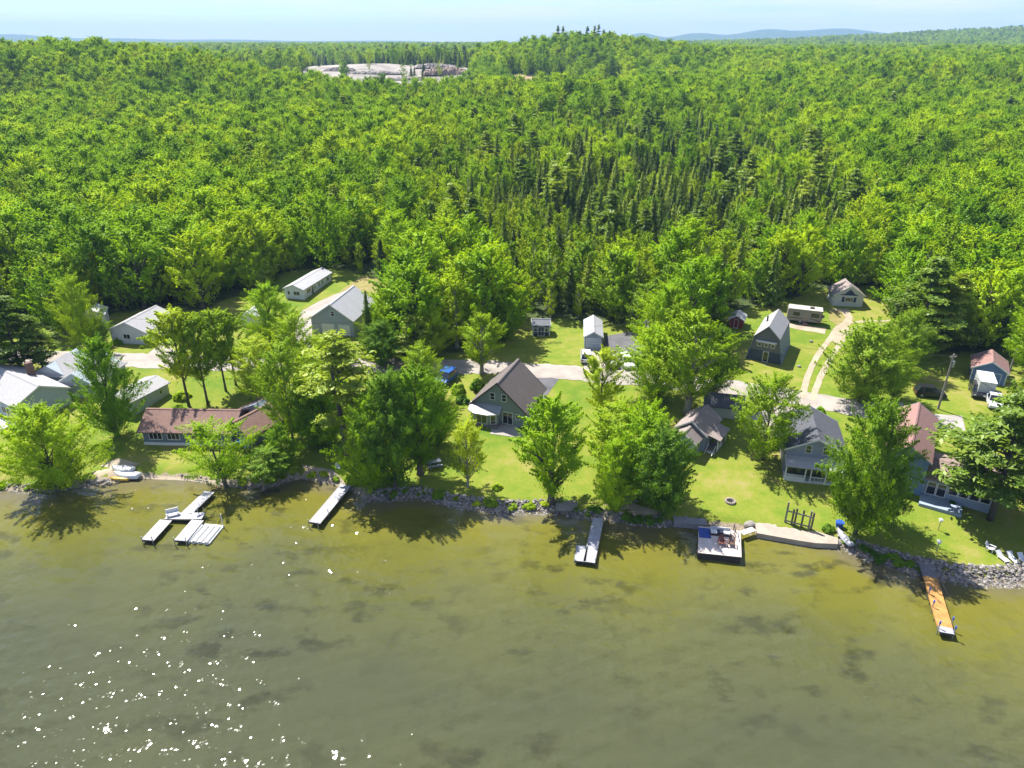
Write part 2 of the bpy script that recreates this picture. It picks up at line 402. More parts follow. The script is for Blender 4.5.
far = ramp(nt, noise(nt, .02, 5, gp), [(.35,(.03,.07,.014)),(.65,(.06,.12,.018))])
at = nt.nodes.new('ShaderNodeAttribute'); at.attribute_name = 'wood'
at2 = nt.nodes.new('ShaderNodeAttribute'); at2.attribute_name = 'bed'
at3 = nt.nodes.new('ShaderNodeAttribute'); at3.attribute_name = 'far'
soil = ramp(nt, n3, [(.3,(.16,.12,.075)),(.7,(.32,.27,.2))])
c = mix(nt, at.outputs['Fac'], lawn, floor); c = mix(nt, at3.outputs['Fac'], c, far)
sm = ramp(nt, math_(nt, 'ADD', at2.outputs['Fac'], math_(nt, 'MULTIPLY', math_(nt, 'SUBTRACT', n2, .5), .9)), [(.45,0.0),(.6,1.0)])
c = mix(nt, sm, c, soil)
principled(nt, out, c, .95, 0, .2, bump(nt, math_(nt, 'ADD', n3, n2), .5, .15))
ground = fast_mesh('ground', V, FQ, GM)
d = (Y-np.interp(X, SX, SY)).ravel()
pxs = 512+F*V[:,0]/(V[:,1]*CP-(V[:,2]-HC)*SP); pys = 384-F*(V[:,1]*SP+(V[:,2]-HC)*CP)/(V[:,1]*CP-(V[:,2]-HC)*SP)
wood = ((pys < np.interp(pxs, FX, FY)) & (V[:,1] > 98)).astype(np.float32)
for P_, zz in ((PITW,0),(CLW,0),(CLW2,0)):
    px_ = [p[0] for p in P_]; py_ = [p[1] for p in P_]
    for i in np.where((V[:,0]>min(px_))&(V[:,0]<max(px_))&(V[:,1]>min(py_))&(V[:,1]<max(py_)))[0]:
        if inside(V[i,0], V[i,1], P_): wood[i] = 0
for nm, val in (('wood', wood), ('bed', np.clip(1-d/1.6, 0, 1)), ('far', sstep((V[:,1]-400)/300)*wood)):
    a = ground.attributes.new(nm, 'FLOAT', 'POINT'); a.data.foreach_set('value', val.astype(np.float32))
ground.shade_smooth()
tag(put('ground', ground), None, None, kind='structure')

def sheet(name, P, mat, lift, step=1.5, kind='structure'):
    """a flat surface laid on the ground, cut fine enough to follow it"""
    bm = bmesh.new(); vs = [bm.verts.new((p[0], p[1], 0)) for p in P]; bm.faces.new(vs)
    xs = [p[0] for p in P]; ys = [p[1] for p in P]
    for ax, lo, hi in ((0, min(xs), max(xs)), (1, min(ys), max(ys))):
        q = math.floor(lo/step)*step+step
        while q < hi:
            co = (q,0,0) if ax == 0 else (0,q,0); no = (1,0,0) if ax == 0 else (0,1,0)
            bmesh.ops.bisect_plane(bm, geom=bm.verts[:]+bm.edges[:]+bm.faces[:], plane_co=co, plane_no=no); q += step
    for v in bm.verts: v.co.z = h(v.co.x, v.co.y)+lift
    bmesh.ops.recalc_face_normals(bm, faces=bm.faces)
    for f_ in bm.faces:
        if f_.normal.z < 0: f_.normal_flip()
    me = bpy.data.meshes.new(name); bm.to_mesh(me); bm.free(); me.materials.append(mat); me.shade_smooth()
    return tag(put(name, me), None, None, kind=kind)
def strip(name, pts, width, mat, lift, kind='structure'):
    """road along a smooth line"""
    P = [Vector((p[0], p[1])) for p in pts]; dense = []
    for i in range(len(P)-1):
        p0, p1, p2, p3 = P[max(0,i-1)], P[i], P[i+1], P[min(len(P)-1,i+2)]
        n = max(2, int((p2-p1).length/1.2))
        for k in range(n):
            t = k/n
            dense.append(.5*((2*p1)+(p2-p0)*t+(2*p0-5*p1+4*p2-p3)*t*t+(3*p1-p0-3*p2+p3)*t**3))
    dense.append(P[-1]); V = []; Fc = []; nc = max(3, int(width/1.0)+1)
    for i, p in enumerate(dense):
        dd = (dense[min(i+1,len(dense)-1)]-dense[max(0,i-1)]).normalized(); nn = Vector((-dd.y, dd.x))
        for k in range(nc):
            e = (k/(nc-1)-.5)*width
            if k in (0, nc-1): e *= 1+.06*math.sin(i*1.7+k)+.06*math.sin(i*.6+2*k)+.05*math.sin(i*2.9)
            q = p+nn*e; V.append((q.x, q.y, h(q.x,q.y)+lift))
    for i in range(len(dense)-1):
        for k in range(nc-1): Fc.append((i*nc+k, i*nc+k+1, (i+1)*nc+k+1, (i+1)*nc+k))
    me = bpy.data.meshes.new(name); me.from_pydata(V, [], Fc); me.materials.append(mat); me.shade_smooth()
    bm = bmesh.new(); bm.from_mesh(me)
    bmesh.ops.recalc_face_normals(bm, faces=bm.faces)
    if sum(f_.normal.z for f_ in bm.faces) < 0: bmesh.ops.reverse_faces(bm, faces=bm.faces)
    bm.to_mesh(me); bm.free()
    return tag(put(name, me), None, None, kind=kind)
def surf(name, c0, c1, sc=.8, rough=.9):
    c0 = tuple(c*.75 for c in c0); c1 = tuple(c*.75 for c in c1)
    m, nt, out = newmat(name); gp = geopos(nt)
    f = math_(nt, 'ADD', math_(nt, 'MULTIPLY', noise(nt, sc, 4, gp), .65), math_(nt, 'MULTIPLY', noise(nt, sc*14, 2, gp), .35))
    principled(nt, out, ramp(nt, f, [(.35,c0),(.65,c1)]), rough, 0, .25, bump(nt, noise(nt, sc*14, 2, gp), .3, .05)); return m
GRAVEL = surf('pale_gravel', (.32,.28,.245), (.45,.405,.355), .35)
ASPH = surf('asphalt', (.10,.10,.11), (.17,.165,.17), .4)
DIRT = surf('sandy_dirt', (.34,.27,.19), (.50,.42,.31), .5)
DRYG = surf('dry_grass', (.22,.2,.05), (.34,.28,.11), .7)
PAVE = surf('pale_paving', (.34,.31,.285), (.44,.41,.37), .5)
PITM = surf('quarry_sand', (.15,.13,.105), (.46,.42,.37), .05)
def gx(*P): return [G(*p) for p in P]
strip('road', gx((-260,352),(-60,354),(60,358),(180,362),(300,364),(440,366),(500,368),(560,372),(620,377),(700,384),(760,391),(810,400),(870,410),(915,416)), 5.4, GRAVEL, .04)
strip('driveway_track', gx((803,398),(806,382),(815,360),(829,340),(840,326),(858,322),(892,321)), 1.0, DIRT, .045)
strip('driveway_track', gx((812,400),(817,386),(826,366),(839,346),(851,331),(866,326),(893,325)), 1.0, DIRT, .05)
sheet('driveway', gx((828,340),(846,318),(842,312),(830,309),(848,309),(853,318),(846,336),(836,344)), DIRT, .035)
sheet('driveway', gx((790,323),(826,328),(825,334),(800,330),(783,326)), DIRT, .03)
sheet('dry_lawn', gx((830,308),(848,309),(852,322),(838,326),(829,320)), DRYG, .025)
sheet('driveway', gx((297,345),(294,322),(300,312),(318,302),(336,294),(355,288),(362,296),(345,310),(312,328),(311,345),(320,362),(304,362)), GRAVEL, .03)
sheet('dry_lawn', gx((340,291),(362,276),(386,277),(394,286),(360,297),(345,297)), DRYG, .02)
sheet('driveway', gx((606,336),(640,330),(646,344),(640,372),(612,370),(602,352)), ASPH, .03)
sheet('driveway', gx((581,349),(604,349),(612,370),(584,368)), GRAVEL, .026)
sheet('driveway', gx((528,375),(560,378),(545,398),(538,412),(528,405)), ASPH, .03)
sheet('patio', gx((494,424),(517,426),(525,436),(520,438),(490,434)), PAVE, .05, 1)
sheet('driveway', gx((744,430),(746,416),(782,405),(800,410),(782,424),(784,443),(766,437)), GRAVEL, .03)
sheet('driveway', gx((933,414),(962,416),(966,432),(950,430),(930,426)), PAVE, .03)
sheet('driveway', gx((880,404),(903,402),(905,412),(890,418),(878,412)), PAVE, .03)
sheet('driveway', gx((150,352),(164,342),(176,352),(186,362),(140,360)), GRAVEL, .03)
sheet('patio', gx((946,484),(975,492),(971,498),(944,490)), PAVE, .06, 1)
sheet('beach', gx((92,472),(112,468),(185,478),(240,480),(262,474),(285,482),(230,487),(188,481),(140,479),(100,484)), DIRT, .03, .8)
sheet('bare_soil', gx((100,466),(118,458),(140,464),(120,470)), DIRT, .03)
sheet('beach', gx((270,470),(300,464),(332,470),(350,488),(330,484),(302,479),(276,482)), DIRT, .03, .8)
sheet('bare_soil', gx((600,508),(618,496),(640,506),(664,512),(650,520),(612,518)), DIRT, .03)
def place_poly(name, P, m_, l_): return sheet(name, P, m_, l_, 14)
place_poly('gravel_pit', poly_px(PIT), PITM, .3)
place_poly('sandy_clearing', poly_px(CLEAR), M('ochre_clearing', (.36,.25,.14), .9), .3)
place_poly('sandy_clearing', poly_px(CLEAR2), M('rust_clearing', (.33,.19,.12), .9), .3)

# water
WM, nt, out = newmat('lake_water')
gp = geopos(nt)
at = nt.nodes.new('ShaderNodeAttribute'); at.attribute_name = 'offshore'
w1 = noise(nt, .055, 5, gp, .6); w2 = noise(nt, .22, 4, gp, .6)
off = math_(nt, 'ADD', at.outputs['Fac'], math_(nt, 'MULTIPLY', math_(nt, 'SUBTRACT', w1, .5), .55))
base = ramp(nt, off, [(.0,(.115,.10,.05)),(.10,(.122,.115,.018)),(.34,(.100,.100,.018)),(.6,(.071,.075,.025)),(1.0,(.053,.058,.027))])
weeds = ramp(nt, noise(nt, .22, 6, geopos(nt, (1,1.5,1)), .6), [(.53,0.0),(.64,1.0)])
weedm = math_(nt, 'MULTIPLY', weeds, ramp(nt, noise(nt, .045, 2, gp), [(.40,.1),(.60,.7)]))
base = mix(nt, weedm, base, (.023,.024,.011))
p = principled(nt, out, base, .033, 0, .5); p.inputs['IOR'].default_value = 1.33
rw = np.random.default_rng(9); NW = 54     # wind ripples as real facets: many small wave trains, stronger in gusts
wl = np.exp(rw.uniform(math.log(.36), math.log(3.6), NW)); kk = 2*math.pi/wl; wd_ = rw.normal(1.25, .75, NW)
am = wl**1.05; am *= .076/math.sqrt(np.sum((am*kk)**2)/4)
kx, ky, ph = kk*np.cos(wd_), kk*np.sin(wd_), rw.uniform(0, 6.28, NW)
def ripple(X, Y):
    Z = np.zeros_like(X)
    for i in range(NW): Z += am[i]*np.sin(kx[i]*X+ky[i]*Y+ph[i])
    g_ = .85+.3*np.sin(X*.11+Y*.05+.6)*np.sin(Y*.17-X*.03+2)+.2*np.sin(X*.31-Y*.2)*np.sin(Y*.42+1)
    return Z*g_*np.clip((np.interp(X, SX, SY)-Y)/6+.25, .12, 1)
wx = np.concatenate([[-900,-400,-200,-120], np.arange(-80, 80, .125), [120,200,400,900]]); wy = np.concatenate([[-500,-100,0], np.arange(26, 87, .125), [95,110]])
X, Y = np.meshgrid(wx, wy); Z = ripple(X, Y); Z[:, np.abs(wx) > 80] = 0; Z[(wy < 26)|(wy > 87), :] = 0
V = np.stack([X, Y, Z], -1).reshape(-1,3); nc = len(wx)
ii = (np.arange(len(wy)-1)[:,None]*nc+np.arange(nc-1)[None,:]).ravel()
wme = fast_mesh('water', V, np.stack([ii,ii+1,ii+nc+1,ii+nc],1), WM)
a = wme.attributes.new('offshore', 'FLOAT', 'POINT'); a.data.foreach_set('value', np.clip((np.interp(V[:,0],SX,SY)-V[:,1])/30, 0, 1).astype(np.float32))
wme.shade_flat()
tag(put('lake_water', wme), None, None, kind='structure')

# ------------------------------------------------------------------ shore rocks
def rock_mesh_arrays(rng, pts, sizes):
    bm = bmesh.new(); bmesh.ops.create_icosphere(bm, subdivisions=1, radius=1); bm.verts.ensure_lookup_table()
    bv = np.array([v.co[:] for v in bm.verts]); bf = np.array([[v.index for v in f_.verts] for f_ in bm.faces]); bm.free()
    Vs=[]; Fs=[]
    for i,(p,s) in enumerate(zip(pts,sizes)):
        v = bv*rng.uniform(.72,1.15,(len(bv),1))*np.array([1,rng.uniform(.6,1),rng.uniform(.45,.8)])*s
        a = rng.uniform(0,6.28); ca,sa = math.cos(a),math.sin(a)
        v = np.stack([v[:,0]*ca-v[:,1]*sa, v[:,0]*sa+v[:,1]*ca, v[:,2]+.25*v[:,0]*rng.normal()],1)
        Vs.append(v+p); Fs.append(bf+i*len(bv))
    return np.concatenate(Vs), np.concatenate(Fs), np.repeat(rng.uniform(0,1,len(pts)), len(bv))
def rockmat(name, c0, c1):
    m, nt, out = newmat(name); at = nt.nodes.new('ShaderNodeAttribute'); at.attribute_name = 'tint'
    c = ramp(nt, at.outputs['Fac'], [(0,c0),(1,c1)]); c = mix(nt, .5, c, ramp(nt, noise(nt, 4, 3, geopos(nt)), [(.3,.6),(.7,1.2)]), 'MULTIPLY')
    principled(nt, out, c, .9, 0, .3); return m
RM = rockmat('shore_stone', (.085,.078,.07), (.32,.29,.26))
rng = np.random.default_rng(5); pts=[]; szs=[]
def rocks_along(x0, x1, n, w0, w1, smin=.14, smax=.42):
    a = plane(x0, np.interp(x0,[p[0] for p in SHP],[p[1] for p in SHP]), 0)[0]; b = plane(x1, np.interp(x1,[p[0] for p in SHP],[p[1] for p in SHP]), 0)[0]
    for _ in range(n):
        x = rng.uniform(a,b); dd = rng.uniform(w0,w1); y = np.interp(x,SX,SY)+dd; s = rng.uniform(smin,smax)*(1 if dd>0 else .8)
        pts.append((x, y, max(-.12, h(x,y))+.12*s)); szs.append(s)
rocks_along(366,452,560,-.7,1.4,.1,.34); rocks_along(448,560,900,-.8,1.5,.1,.32); rocks_along(560,700,300,-.5,1.0,.12,.42)
rocks_along(842,1100,2300,-.9,2.2,.1,.31); rocks_along(-120,75,500,-.6,1.0,.1,.34); rocks_along(75,120,60,-.4,.8); rocks_along(180,370,230,-.4,.7,.1,.3); rocks_along(745,850,160,-1.2,.4,.1,.3)
V,Fq,T = rock_mesh_arrays(rng, np.array(pts), np.array(szs))
rkm = fast_mesh('riprap_rocks', V, Fq, RM, T); rkm.shade_flat()
tag(put('riprap_rocks', rkm), 'band of loose pale grey stones lining the lake edge', 'rocks', kind='stuff')
def boulder(label, px, py, s, z=.1):
    g = G(px, py); r = np.random.default_rng(int(px)); bm = bmesh.new(); bmesh.ops.create_icosphere(bm, subdivisions=2, radius=1)
    for v in bm.verts: v.co = Vector((v.co.x*s[0], v.co.y*s[1], v.co.z*s[2]))*float(r.uniform(.86,1.1))
    me = bpy.data.meshes.new('boulder'); bm.to_mesh(me); bm.free()
    a = me.attributes.new('tint','FLOAT','POINT'); a.data.foreach_set('value', [float(r.uniform(.4,.9))]*len(me.vertices)); me.materials.append(RM)
    tag(put('boulder', me, None, (g.x,g.y,max(g.z,-.1)+z), float(r.uniform(0,3))), label, 'boulder')
boulder('broad flat grey boulder on the shore left of the white dock with a wide end', 567, 507, (1.7,1.0,.55))
boulder('pale boulder at the shore between the square deck and the concrete ramp', 750, 526, (.8,.6,.6))
boulder('pale boulder at the right end of the concrete boat ramp', 836, 543, (1.1,.6,.4))
boulder('small white stone on the lawn right of the gambrel house', 811, 342, (.42,.35,.3))
boulder('small white stone on the grass by the twin-track driveway near the gambrel house', 799, 367, (.4,.3,.28))

# ------------------------------------------------------------------ buildings
def shell(root, W, Ln, eave, rise, wall, roof, ox=0, oy=0, rot=0, oh=.35, names=('wall','roof'), fascia=True, z0=-.9, hip=0):
    """walls with gables at both ends of the local y axis (front gable at y=0, facing -y) and a two-slope roof"""
    m = MB(); m.prism([(-W/2,z0),(W/2,z0),(W/2,eave),(0,eave+rise),(-W/2,eave)], 'y', 0, Ln)
    m.build(names[0], wall, root, (ox,oy,0), R_(rot))
    a = W/2+oh; zl = eave-oh*rise/(W/2); t = .13; e = .012
    m = MB()
    if hip:
        hp = hip; zr = eave+rise+e+t; ze = zl+e+t
        b = len(m.v); m.v += [(-a,-oh,ze),(a,-oh,ze),(a,Ln+oh,ze),(-a,Ln+oh,ze),(0,hp,zr),(0,Ln-hp,zr),(-a,-oh,ze-t),(a,-oh,ze-t),(a,Ln+oh,ze-t),(-a,Ln+oh,ze-t)]
        m.f += [(0,1,4),(1,2,5,4),(2,3,5),(3,0,4,5),(6,9,8,7),(0,6,7,1),(1,7,8,2),(2,8,9,3),(3,9,6,0)]; m.m += [0]*9
    else:
        m.prism([(-a,zl+e),(0,eave+rise+e),(a,zl+e),(a,zl+e+t),(0,eave+rise+e+t),(-a,zl+e+t)], 'y', -oh, Ln+oh)
    r = m.build(names[1], roof, root, (ox,oy,0), R_(rot))
    if not hip:
        m = MB(); c = .2*rise/eave
        m.prism([(-.22,eave+rise+e+t-.035),(0,eave+rise+e+t+.045),(.22,eave+rise+e+t-.035),(0,eave+rise+e+t-.06)], 'y', -oh-.02, Ln+oh+.02)
        m.build('ridge_cap', roof, r)
        if fascia:
            for y0 in (-oh-.05, Ln+oh+.004):
                m = MB(); m.prism([(-a-.02,zl+e-.1),(0,eave+rise+e-.1),(a+.02,zl+e-.1),(a+.02,zl+e+t+.02),(0,eave+rise+e+t+.02),(-a-.02,zl+e+t+.02)], 'y', y0, y0+.046)
                m.build('fascia', WHITE if fascia is True else fascia, r)
    return dict(root=root, W=W, L=Ln, M=Matrix.Translation((ox,oy,0))@Matrix.Rotation(R_(rot),4,'Z'))
WCACHE = {}
def opening(s, face, u, z, w, h_, name='window', frame=None, cols=2, rows_=1, glass=None, solid=None, label=None):
    frame = frame or WHITE; key = (name, w, h_, frame.name, cols, rows_, solid.name if solid else 0)
    if key not in WCACHE:
        m = MB(); b = .09
        m.quadbox(-w/2,-w/2+b,-.07,.02,-h_/2,h_/2); m.quadbox(w/2-b,w/2,-.07,.02,-h_/2,h_/2)
        m.quadbox(-w/2+b,w/2-b,-.069,.02,h_/2-b,h_/2); m.quadbox(-w/2+b,w/2-b,-.069,.02,-h_/2,-h_/2+b)
        for i in range(1, cols): x = -w/2+w*i/cols; m.quadbox(x-.03,x+.03,-.062,.02,-h_/2+b,h_/2-b)
        for i in range(1, rows_): q = -h_/2+h_*i/rows_; m.quadbox(-w/2+b,w/2-b,-.06,.02,q-.03,q+.03)
        p = MB().quadbox(-w/2+b-.01,w/2-b+.01,-.035,.018,-h_/2+b-.01,h_/2-b+.01)
        WCACHE[key] = (m.mesh(name, frame), p.mesh('pane', solid or glass or GLASS))
    W, Ln = s['W'], s['L']
    loc, rot = {'f':((u,0,z),0),'b':((u,Ln,z),180),'r':((W/2,u,z),90),'l':((-W/2,u,z),-90)}[face]
    o = put(name, WCACHE[key][0], s['root']); o.matrix_local = s['M']@Matrix.Translation(loc)@Matrix.Rotation(R_(rot),4,'Z')
    if label: o['label'] = label
    put('panel' if solid else 'pane', WCACHE[key][1], o); return o
def at_front(px, py, dz=0): g = G(px, py); return (g.x, g.y, g.z+dz)
PALEBLUE = M('pale_blue_siding', (.50,.58,.62), .7, .05, .8, pat='siding', psc=26)
WHITESID = M('white_siding', (.78,.80,.82), .7, .05, .8, pat='siding', psc=26)
SAGE = M('sage_siding', (.27,.33,.32), .7, .06, .8, pat='siding', psc=26)
GREYSID = M('blue_grey_siding', (.20,.25,.31), .75, .1, .8, pat='siding', psc=26)
BLUESID = M('blue_siding', (.16,.26,.45), .7, .08, .8, pat='siding', psc=26)
GREYBLUE = M('slate_blue_siding', (.33,.40,.50), .7, .08, .8, pat='siding', psc=26)
ROOFGREY = M('pale_grey_shingles', (.46,.45,.45), .9, .12, 2.2, pat='shingle', psc=18)
ROOFMETALG = M('light_metal_roof', (.5,.5,.52), .45, .06, .6, pat='ribs_y', psc=9)
ROOFBROWN = M('brown_metal_roof', (.19,.155,.14), .5, .1, .8, pat='ribs_y', psc=16)
ROOFRED = M('red_brown_shingles', (.30,.18,.145), .9, .14, 2.0, pat='shingle', psc=16)
ROOFRED2 = M('dusty_red_shingles', (.33,.185,.16), .9, .12, 2.0, pat='shingle', psc=16)
ROOFTAUPE = M('taupe_shingles', (.33,.27,.25), .9, .12, 2.0, pat='shingle', psc=16)
ROOFDARK = M('charcoal_shingles', (.10,.105,.12), .9, .2, 2.0, pat='shingle', psc=16)
ROOFSLATE = M('grey_blue_shingles', (.22,.23,.25), .9, .15, 2.0, pat='shingle', psc=16)
DARKTRIM = M('dark_brown_trim', (.05,.04,.035), .6)
REDWALL = M('barn_red_boards', (.30,.05,.035), .8, .15, 1, pat='siding', psc=20)
BLACKWALL = M('black_boards', (.03,.033,.04), .7, .2)

# the green-grey cottage with the brown metal roof
hs = thing('cottage', 'sage grey cottage with steep brown metal roof, bay window and stone patio', 'house', (-2.15,96.75,1.85), -20)
s = shell(hs, 8.9, 8.8, 2.7, 4.15, SAGE, ROOFBROWN, oh=.45, fascia=DARKTRIM)
opening(s,'f',-.9,4.4,.85,1.25,rows_=2,cols=1); opening(s,'f',1.0,4.4,.85,1.25,rows_=2,cols=1)
opening(s,'f',1.6,1.05,1.7,2.1,'door',cols=2); opening(s,'f',3.2,1.5,.7,1.0,cols=1)
for u in (2,5): opening(s,'r',u,1.5,1.0,1.1)
m = MB(); m.prism([(-4.1,0),(-4.1,-1.0),(-3.2,-1.7),(-.9,-1.7),(.3,-1.0),(.3,0)], 'z', -.9, 2.1); b = m.build('bay_window', SAGE, hs, (0,-.01,0))
for (x, y, r, w) in ((-2.05,-1.7,0,1.9),(-3.65,-1.35,-37.9,.85),(-.3,-1.35,30.3,.95)):
    key = opening(dict(root=b,W=1,L=1,M=Matrix.Translation((x,y,0))@Matrix.Rotation(R_(r),4,'Z')),'f',0,1.1,w,1.5,cols=2 if w>1.5 else 1)
m = MB(); v = [(-4.5,.0,2.95),(.7,.0,2.95),(.7,-1.3,2.15),(-.8,-2.1,2.15),(-3.3,-2.1,2.15),(-4.5,-1.3,2.15)]
m.v = [(x,y,z) for x,y,z in v]+[(x,y,z-.12) for x,y,z in v]; m.f = [(0,1,2),(0,2,3),(0,3,4),(0,4,5),(6,8,7),(6,9,8),(6,10,9),(6,11,10)]+[(i,(i+1)%6,(i+1)%6+6,i+6) for i in range(6)]; m.m=[0]*len(m.f)
m.build('bay_roof', M('silver_bay_roof', (.38,.385,.40), .45, .1, 1, metal=.3), hs, (0,-.02,0))
MB().quadbox(-4.35,.55,-1.95,-.02,-.9,.25).build('bay_base', M('field_stone', (.2,.18,.17), .9, .5, 3), hs)

# gambrel house
hs = thing('gambrel_house', 'tall narrow gambrel house with grey-blue walls and a steep pale grey roof on the lawn', 'house', (*[(a+b)/2 for a,b in zip(G(747,360)[:2],G(780,363)[:2])], G(765,362).z), -28)
pr = [(-3.0,-.9),(3.0,-.9),(3.0,.1),(2.0,4.75),(0,6.7),(-2.0,4.75),(-3.0,.1)]
MB().prism(pr,'y',0,9.6).build('wall', M('grey_green_boards', (.19,.195,.18), .8, .1, 1, pat='siding', psc=20), hs)
MB().quadbox(-2.92,2.92,-.05,-.005,-.3,2.0).build('lower_facade', M('slate_blue_boards', (.07,.095,.125), .8, .2, 1, pat='siding', psc=16), hs)
r = MB().prism([(-2.2,4.6),(0,6.73),(2.2,4.6),(2.25,4.72),(0,6.9),(-2.25,4.72)],'y',-.35,9.9).build('roof', ROOFGREY, hs)
for sg in (-1,1):
    q = [(sg*3.06,-.2),(sg*2.06,4.74),(sg*2.18,4.68),(sg*3.2,-.22)]
    MB().prism(q if sg<0 else q[::-1],'y',-.22,9.82).build('side_roof', M('blue_grey_metal', (.17,.24,.36), .5, .08, .7, pat='ribs_y', psc=10), hs)
s = dict(root=hs,W=6,L=9.6,M=Matrix.Translation((0,-.0,0)))
for u in (-1.15,0,1.15): opening(s,'f',u,3.15,.75,.7,cols=1)
MB().quadbox(-1.75,1.75,-.5,-.006,3.75,3.95).build('window_awning', WHITE, hs)
s2 = dict(root=hs,W=6,L=9.6,M=Matrix.Translation((0,-.05,0)))
opening(s2,'f',.2,1.0,1.0,2.0,'door',cols=1)
m = MB(); m.quadbox(-.9,1.2,-1.3,-.06,-.7,-.05); m.quadbox(-.7,1.0,-1.7,-1.3,-.8,-.25); m.build('front_step', WOODG, hs)
MB().tube([(-1.1,5.0,5.4),(-1.1,5.0,6.9)],.14,8).build('chimney_pipe', BLACK, hs)

# white square house with the blue pediment
g = at_front(847,306.5)
hs = thing('small_white_house', 'small white gabled house with dark blue pediment and shuttered window at the forest edge', 'house', g, -8)
s = shell(hs, 6.0, 4.6, 2.55, 2.0, WHITESID, ROOFTAUPE, oh=.3)
NAVY = M('navy_trim', (.03,.06,.16), .6)
opening(s,'f',.1,1.55,1.7,1.0,cols=3); 
for u in (-1.1,1.3): MB().quadbox(u-.25,u+.25,-.07,-.005,1.0,2.1).build('shutter', NAVY, hs)
MB().prism([(-1.9,2.55),(2.0,2.45),(1.15,2.75),(.1,3.75),(-.95,2.8)],'y',-.12,-.01).build('pediment', NAVY, hs)

# long white bungalow, garage, pale bungalow
g = at_front(295,299)
hs = thing('long_bungalow', 'long low white bungalow with a pale metal roof at the forest edge', 'house', g, -14)
s = shell(hs, 4.6, 13.0, 2.35, .9, WHITESID, ROOFMETALG, oh=.3)
opening(s,'f',.6,1.35,1.6,1.0); opening(s,'f',-1.3,1.35,.7,1.0,cols=1)
for u,w in ((2.2,1.9),(5.0,.8),(7.0,.8),(8.6,.8),(11.2,1.1)): opening(s,'r',u,1.4,w,1.0)
opening(s,'r',3.9,1.05,.9,2.0,'door',cols=1)
g = at_front(334,332)
hs = thing('garage', 'large pale blue-grey gabled garage with a silver roof beside the gravel drive', 'garage', (-35.0,129.8,3.2), -11)
s = shell(hs, 8.7, 11.5, 3.3, 3.0, M('pale_slate_siding', (.42,.48,.56), .7, .05, .8, pat='siding', psc=26), ROOFMETALG, oh=.3)
opening(s,'f',.3,4.5,.85,1.1,rows_=2,cols=1); opening(s,'f',-.9,1.2,2.6,2.2,'garage_door',cols=1,rows_=4,solid=WHITE); opening(s,'f',2.4,1.2,2.4,2.2,'garage_door',cols=1,rows_=4,solid=WHITE)
hs = thing('bungalow', 'white bungalow with a low hipped grey roof across the road at left', 'house', (-72.6,125.3,3.2), -10)
s = shell(hs, 7.6, 9.0, 2.7, 1.7, WHITESID, ROOFGREY, oh=.35)
opening(s,'f',-.4,1.5,1.5,1.0); opening(s,'f',2.9,1.4,.6,1.1,cols=1)
for u,w in ((1.6,2.2),(4.0,.9),(6.4,1.6)): opening(s,'r',u,1.5,w,1.0,cols=3 if w>2 else 2)
g = G(112,316)
hs = thing('small_shed', 'small white-roofed shed half hidden in the trees behind the left bungalow', 'shed', (g.x,g.y-6,h(g.x,g.y-6)), 20)
shell(hs, 3.6, 4.2, 2.6, .9, WHITESID, M('white_metal_roof', (.72,.72,.72), .4, .05), oh=.25)
g = G(250,326)
hs = thing('small_shed', 'tiny white gabled shed between the trees left of the silver-roofed garage', 'shed', g, -8)
s = shell(hs, 3.4, 3.6, 1.9, 1.1, WHITESID, M('white_metal_roof', (.72,.72,.72), .4, .05), oh=.2); opening(s,'f',0,.9,.9,1.8,'door',cols=1,solid=WHITE)

# pale blue lake house at the far left
c1 = G(27,426); c2 = G(66.4,403)
g = ((c1.x+c2.x)/2, (c1.y+c2.y)/2, 1.5)
hs = thing('lake_house', 'pale blue house with broad light grey roofs and a brick chimney at the left edge', 'house', g, 57)
s = shell(hs, 8.0, 15, 3.3, 1.9, PALEBLUE, ROOFGREY, oh=.3)
opening(s,'f',-2.4,1.7,.8,1.1,cols=1)
for u in (1.6,4.2,7.0): opening(s,'l',u,1.6,1.5,1.2)
opening(s,'l',2.9,1.05,.95,2.1,'door',cols=1)
sh = shell(hs, 6.4, 9.0, 3.0, 1.9, PALEBLUE, ROOFGREY, ox=5.5, oy=1.0, rot=-62, oh=.35, names=('wing_wall','wing_roof'), hip=3.0)
opening(sh,'r',4.0,1.6,1.0,1.2); opening(sh,'r',6.5,1.6,.9,1.1)
sh = shell(hs, 6.0, 8.0, 3.0, 1.7, PALEBLUE, ROOFGREY, ox=5.0, oy=8.0, rot=-62, oh=.35, names=('wing_wall','wing_roof'), hip=2.6)
MB().quadbox(-.5,.5,-.4,.4,2.2,6.3).build('chimney', M('brown_brick', (.16,.10,.08), .9, .3, 5), hs, (2.6,8.0,0))
MB().quadbox(-7.6,-4.02,1,13,-1.2,.15).build('porch_deck', WHITE, hs)
m = MB()
for y in (1.3,4,7,10,12.7): m.quadbox(-7.5,-7.36,y-.07,y+.07,.15,1.1)
m.quadbox(-7.52,-7.34,1.2,12.8,1.1,1.2); m.build('porch_railing', WHITE, hs)
# pale shed
c = G(133,417); c2 = G(168.2,394.5)
hs = thing('long_shed', 'pale green-white outbuilding with a low light grey roof behind the red-roofed cottage', 'shed', (c.x-2.3,c.y+1.0,c.z-.1), -22)
s = shell(hs, 5.0, 7.6, 2.6, .75, M('pale_mint_siding', (.55,.62,.60), .7, .05, .8, pat='siding', psc=26), ROOFGREY, oh=.3)
opening(s,'r',2.2,1.75,.7,.8,cols=1); opening(s,'r',5.9,1.75,.7,.8,cols=1); opening(s,'f',.3,1.0,.9,2.0,'door',cols=1,solid=WHITE)
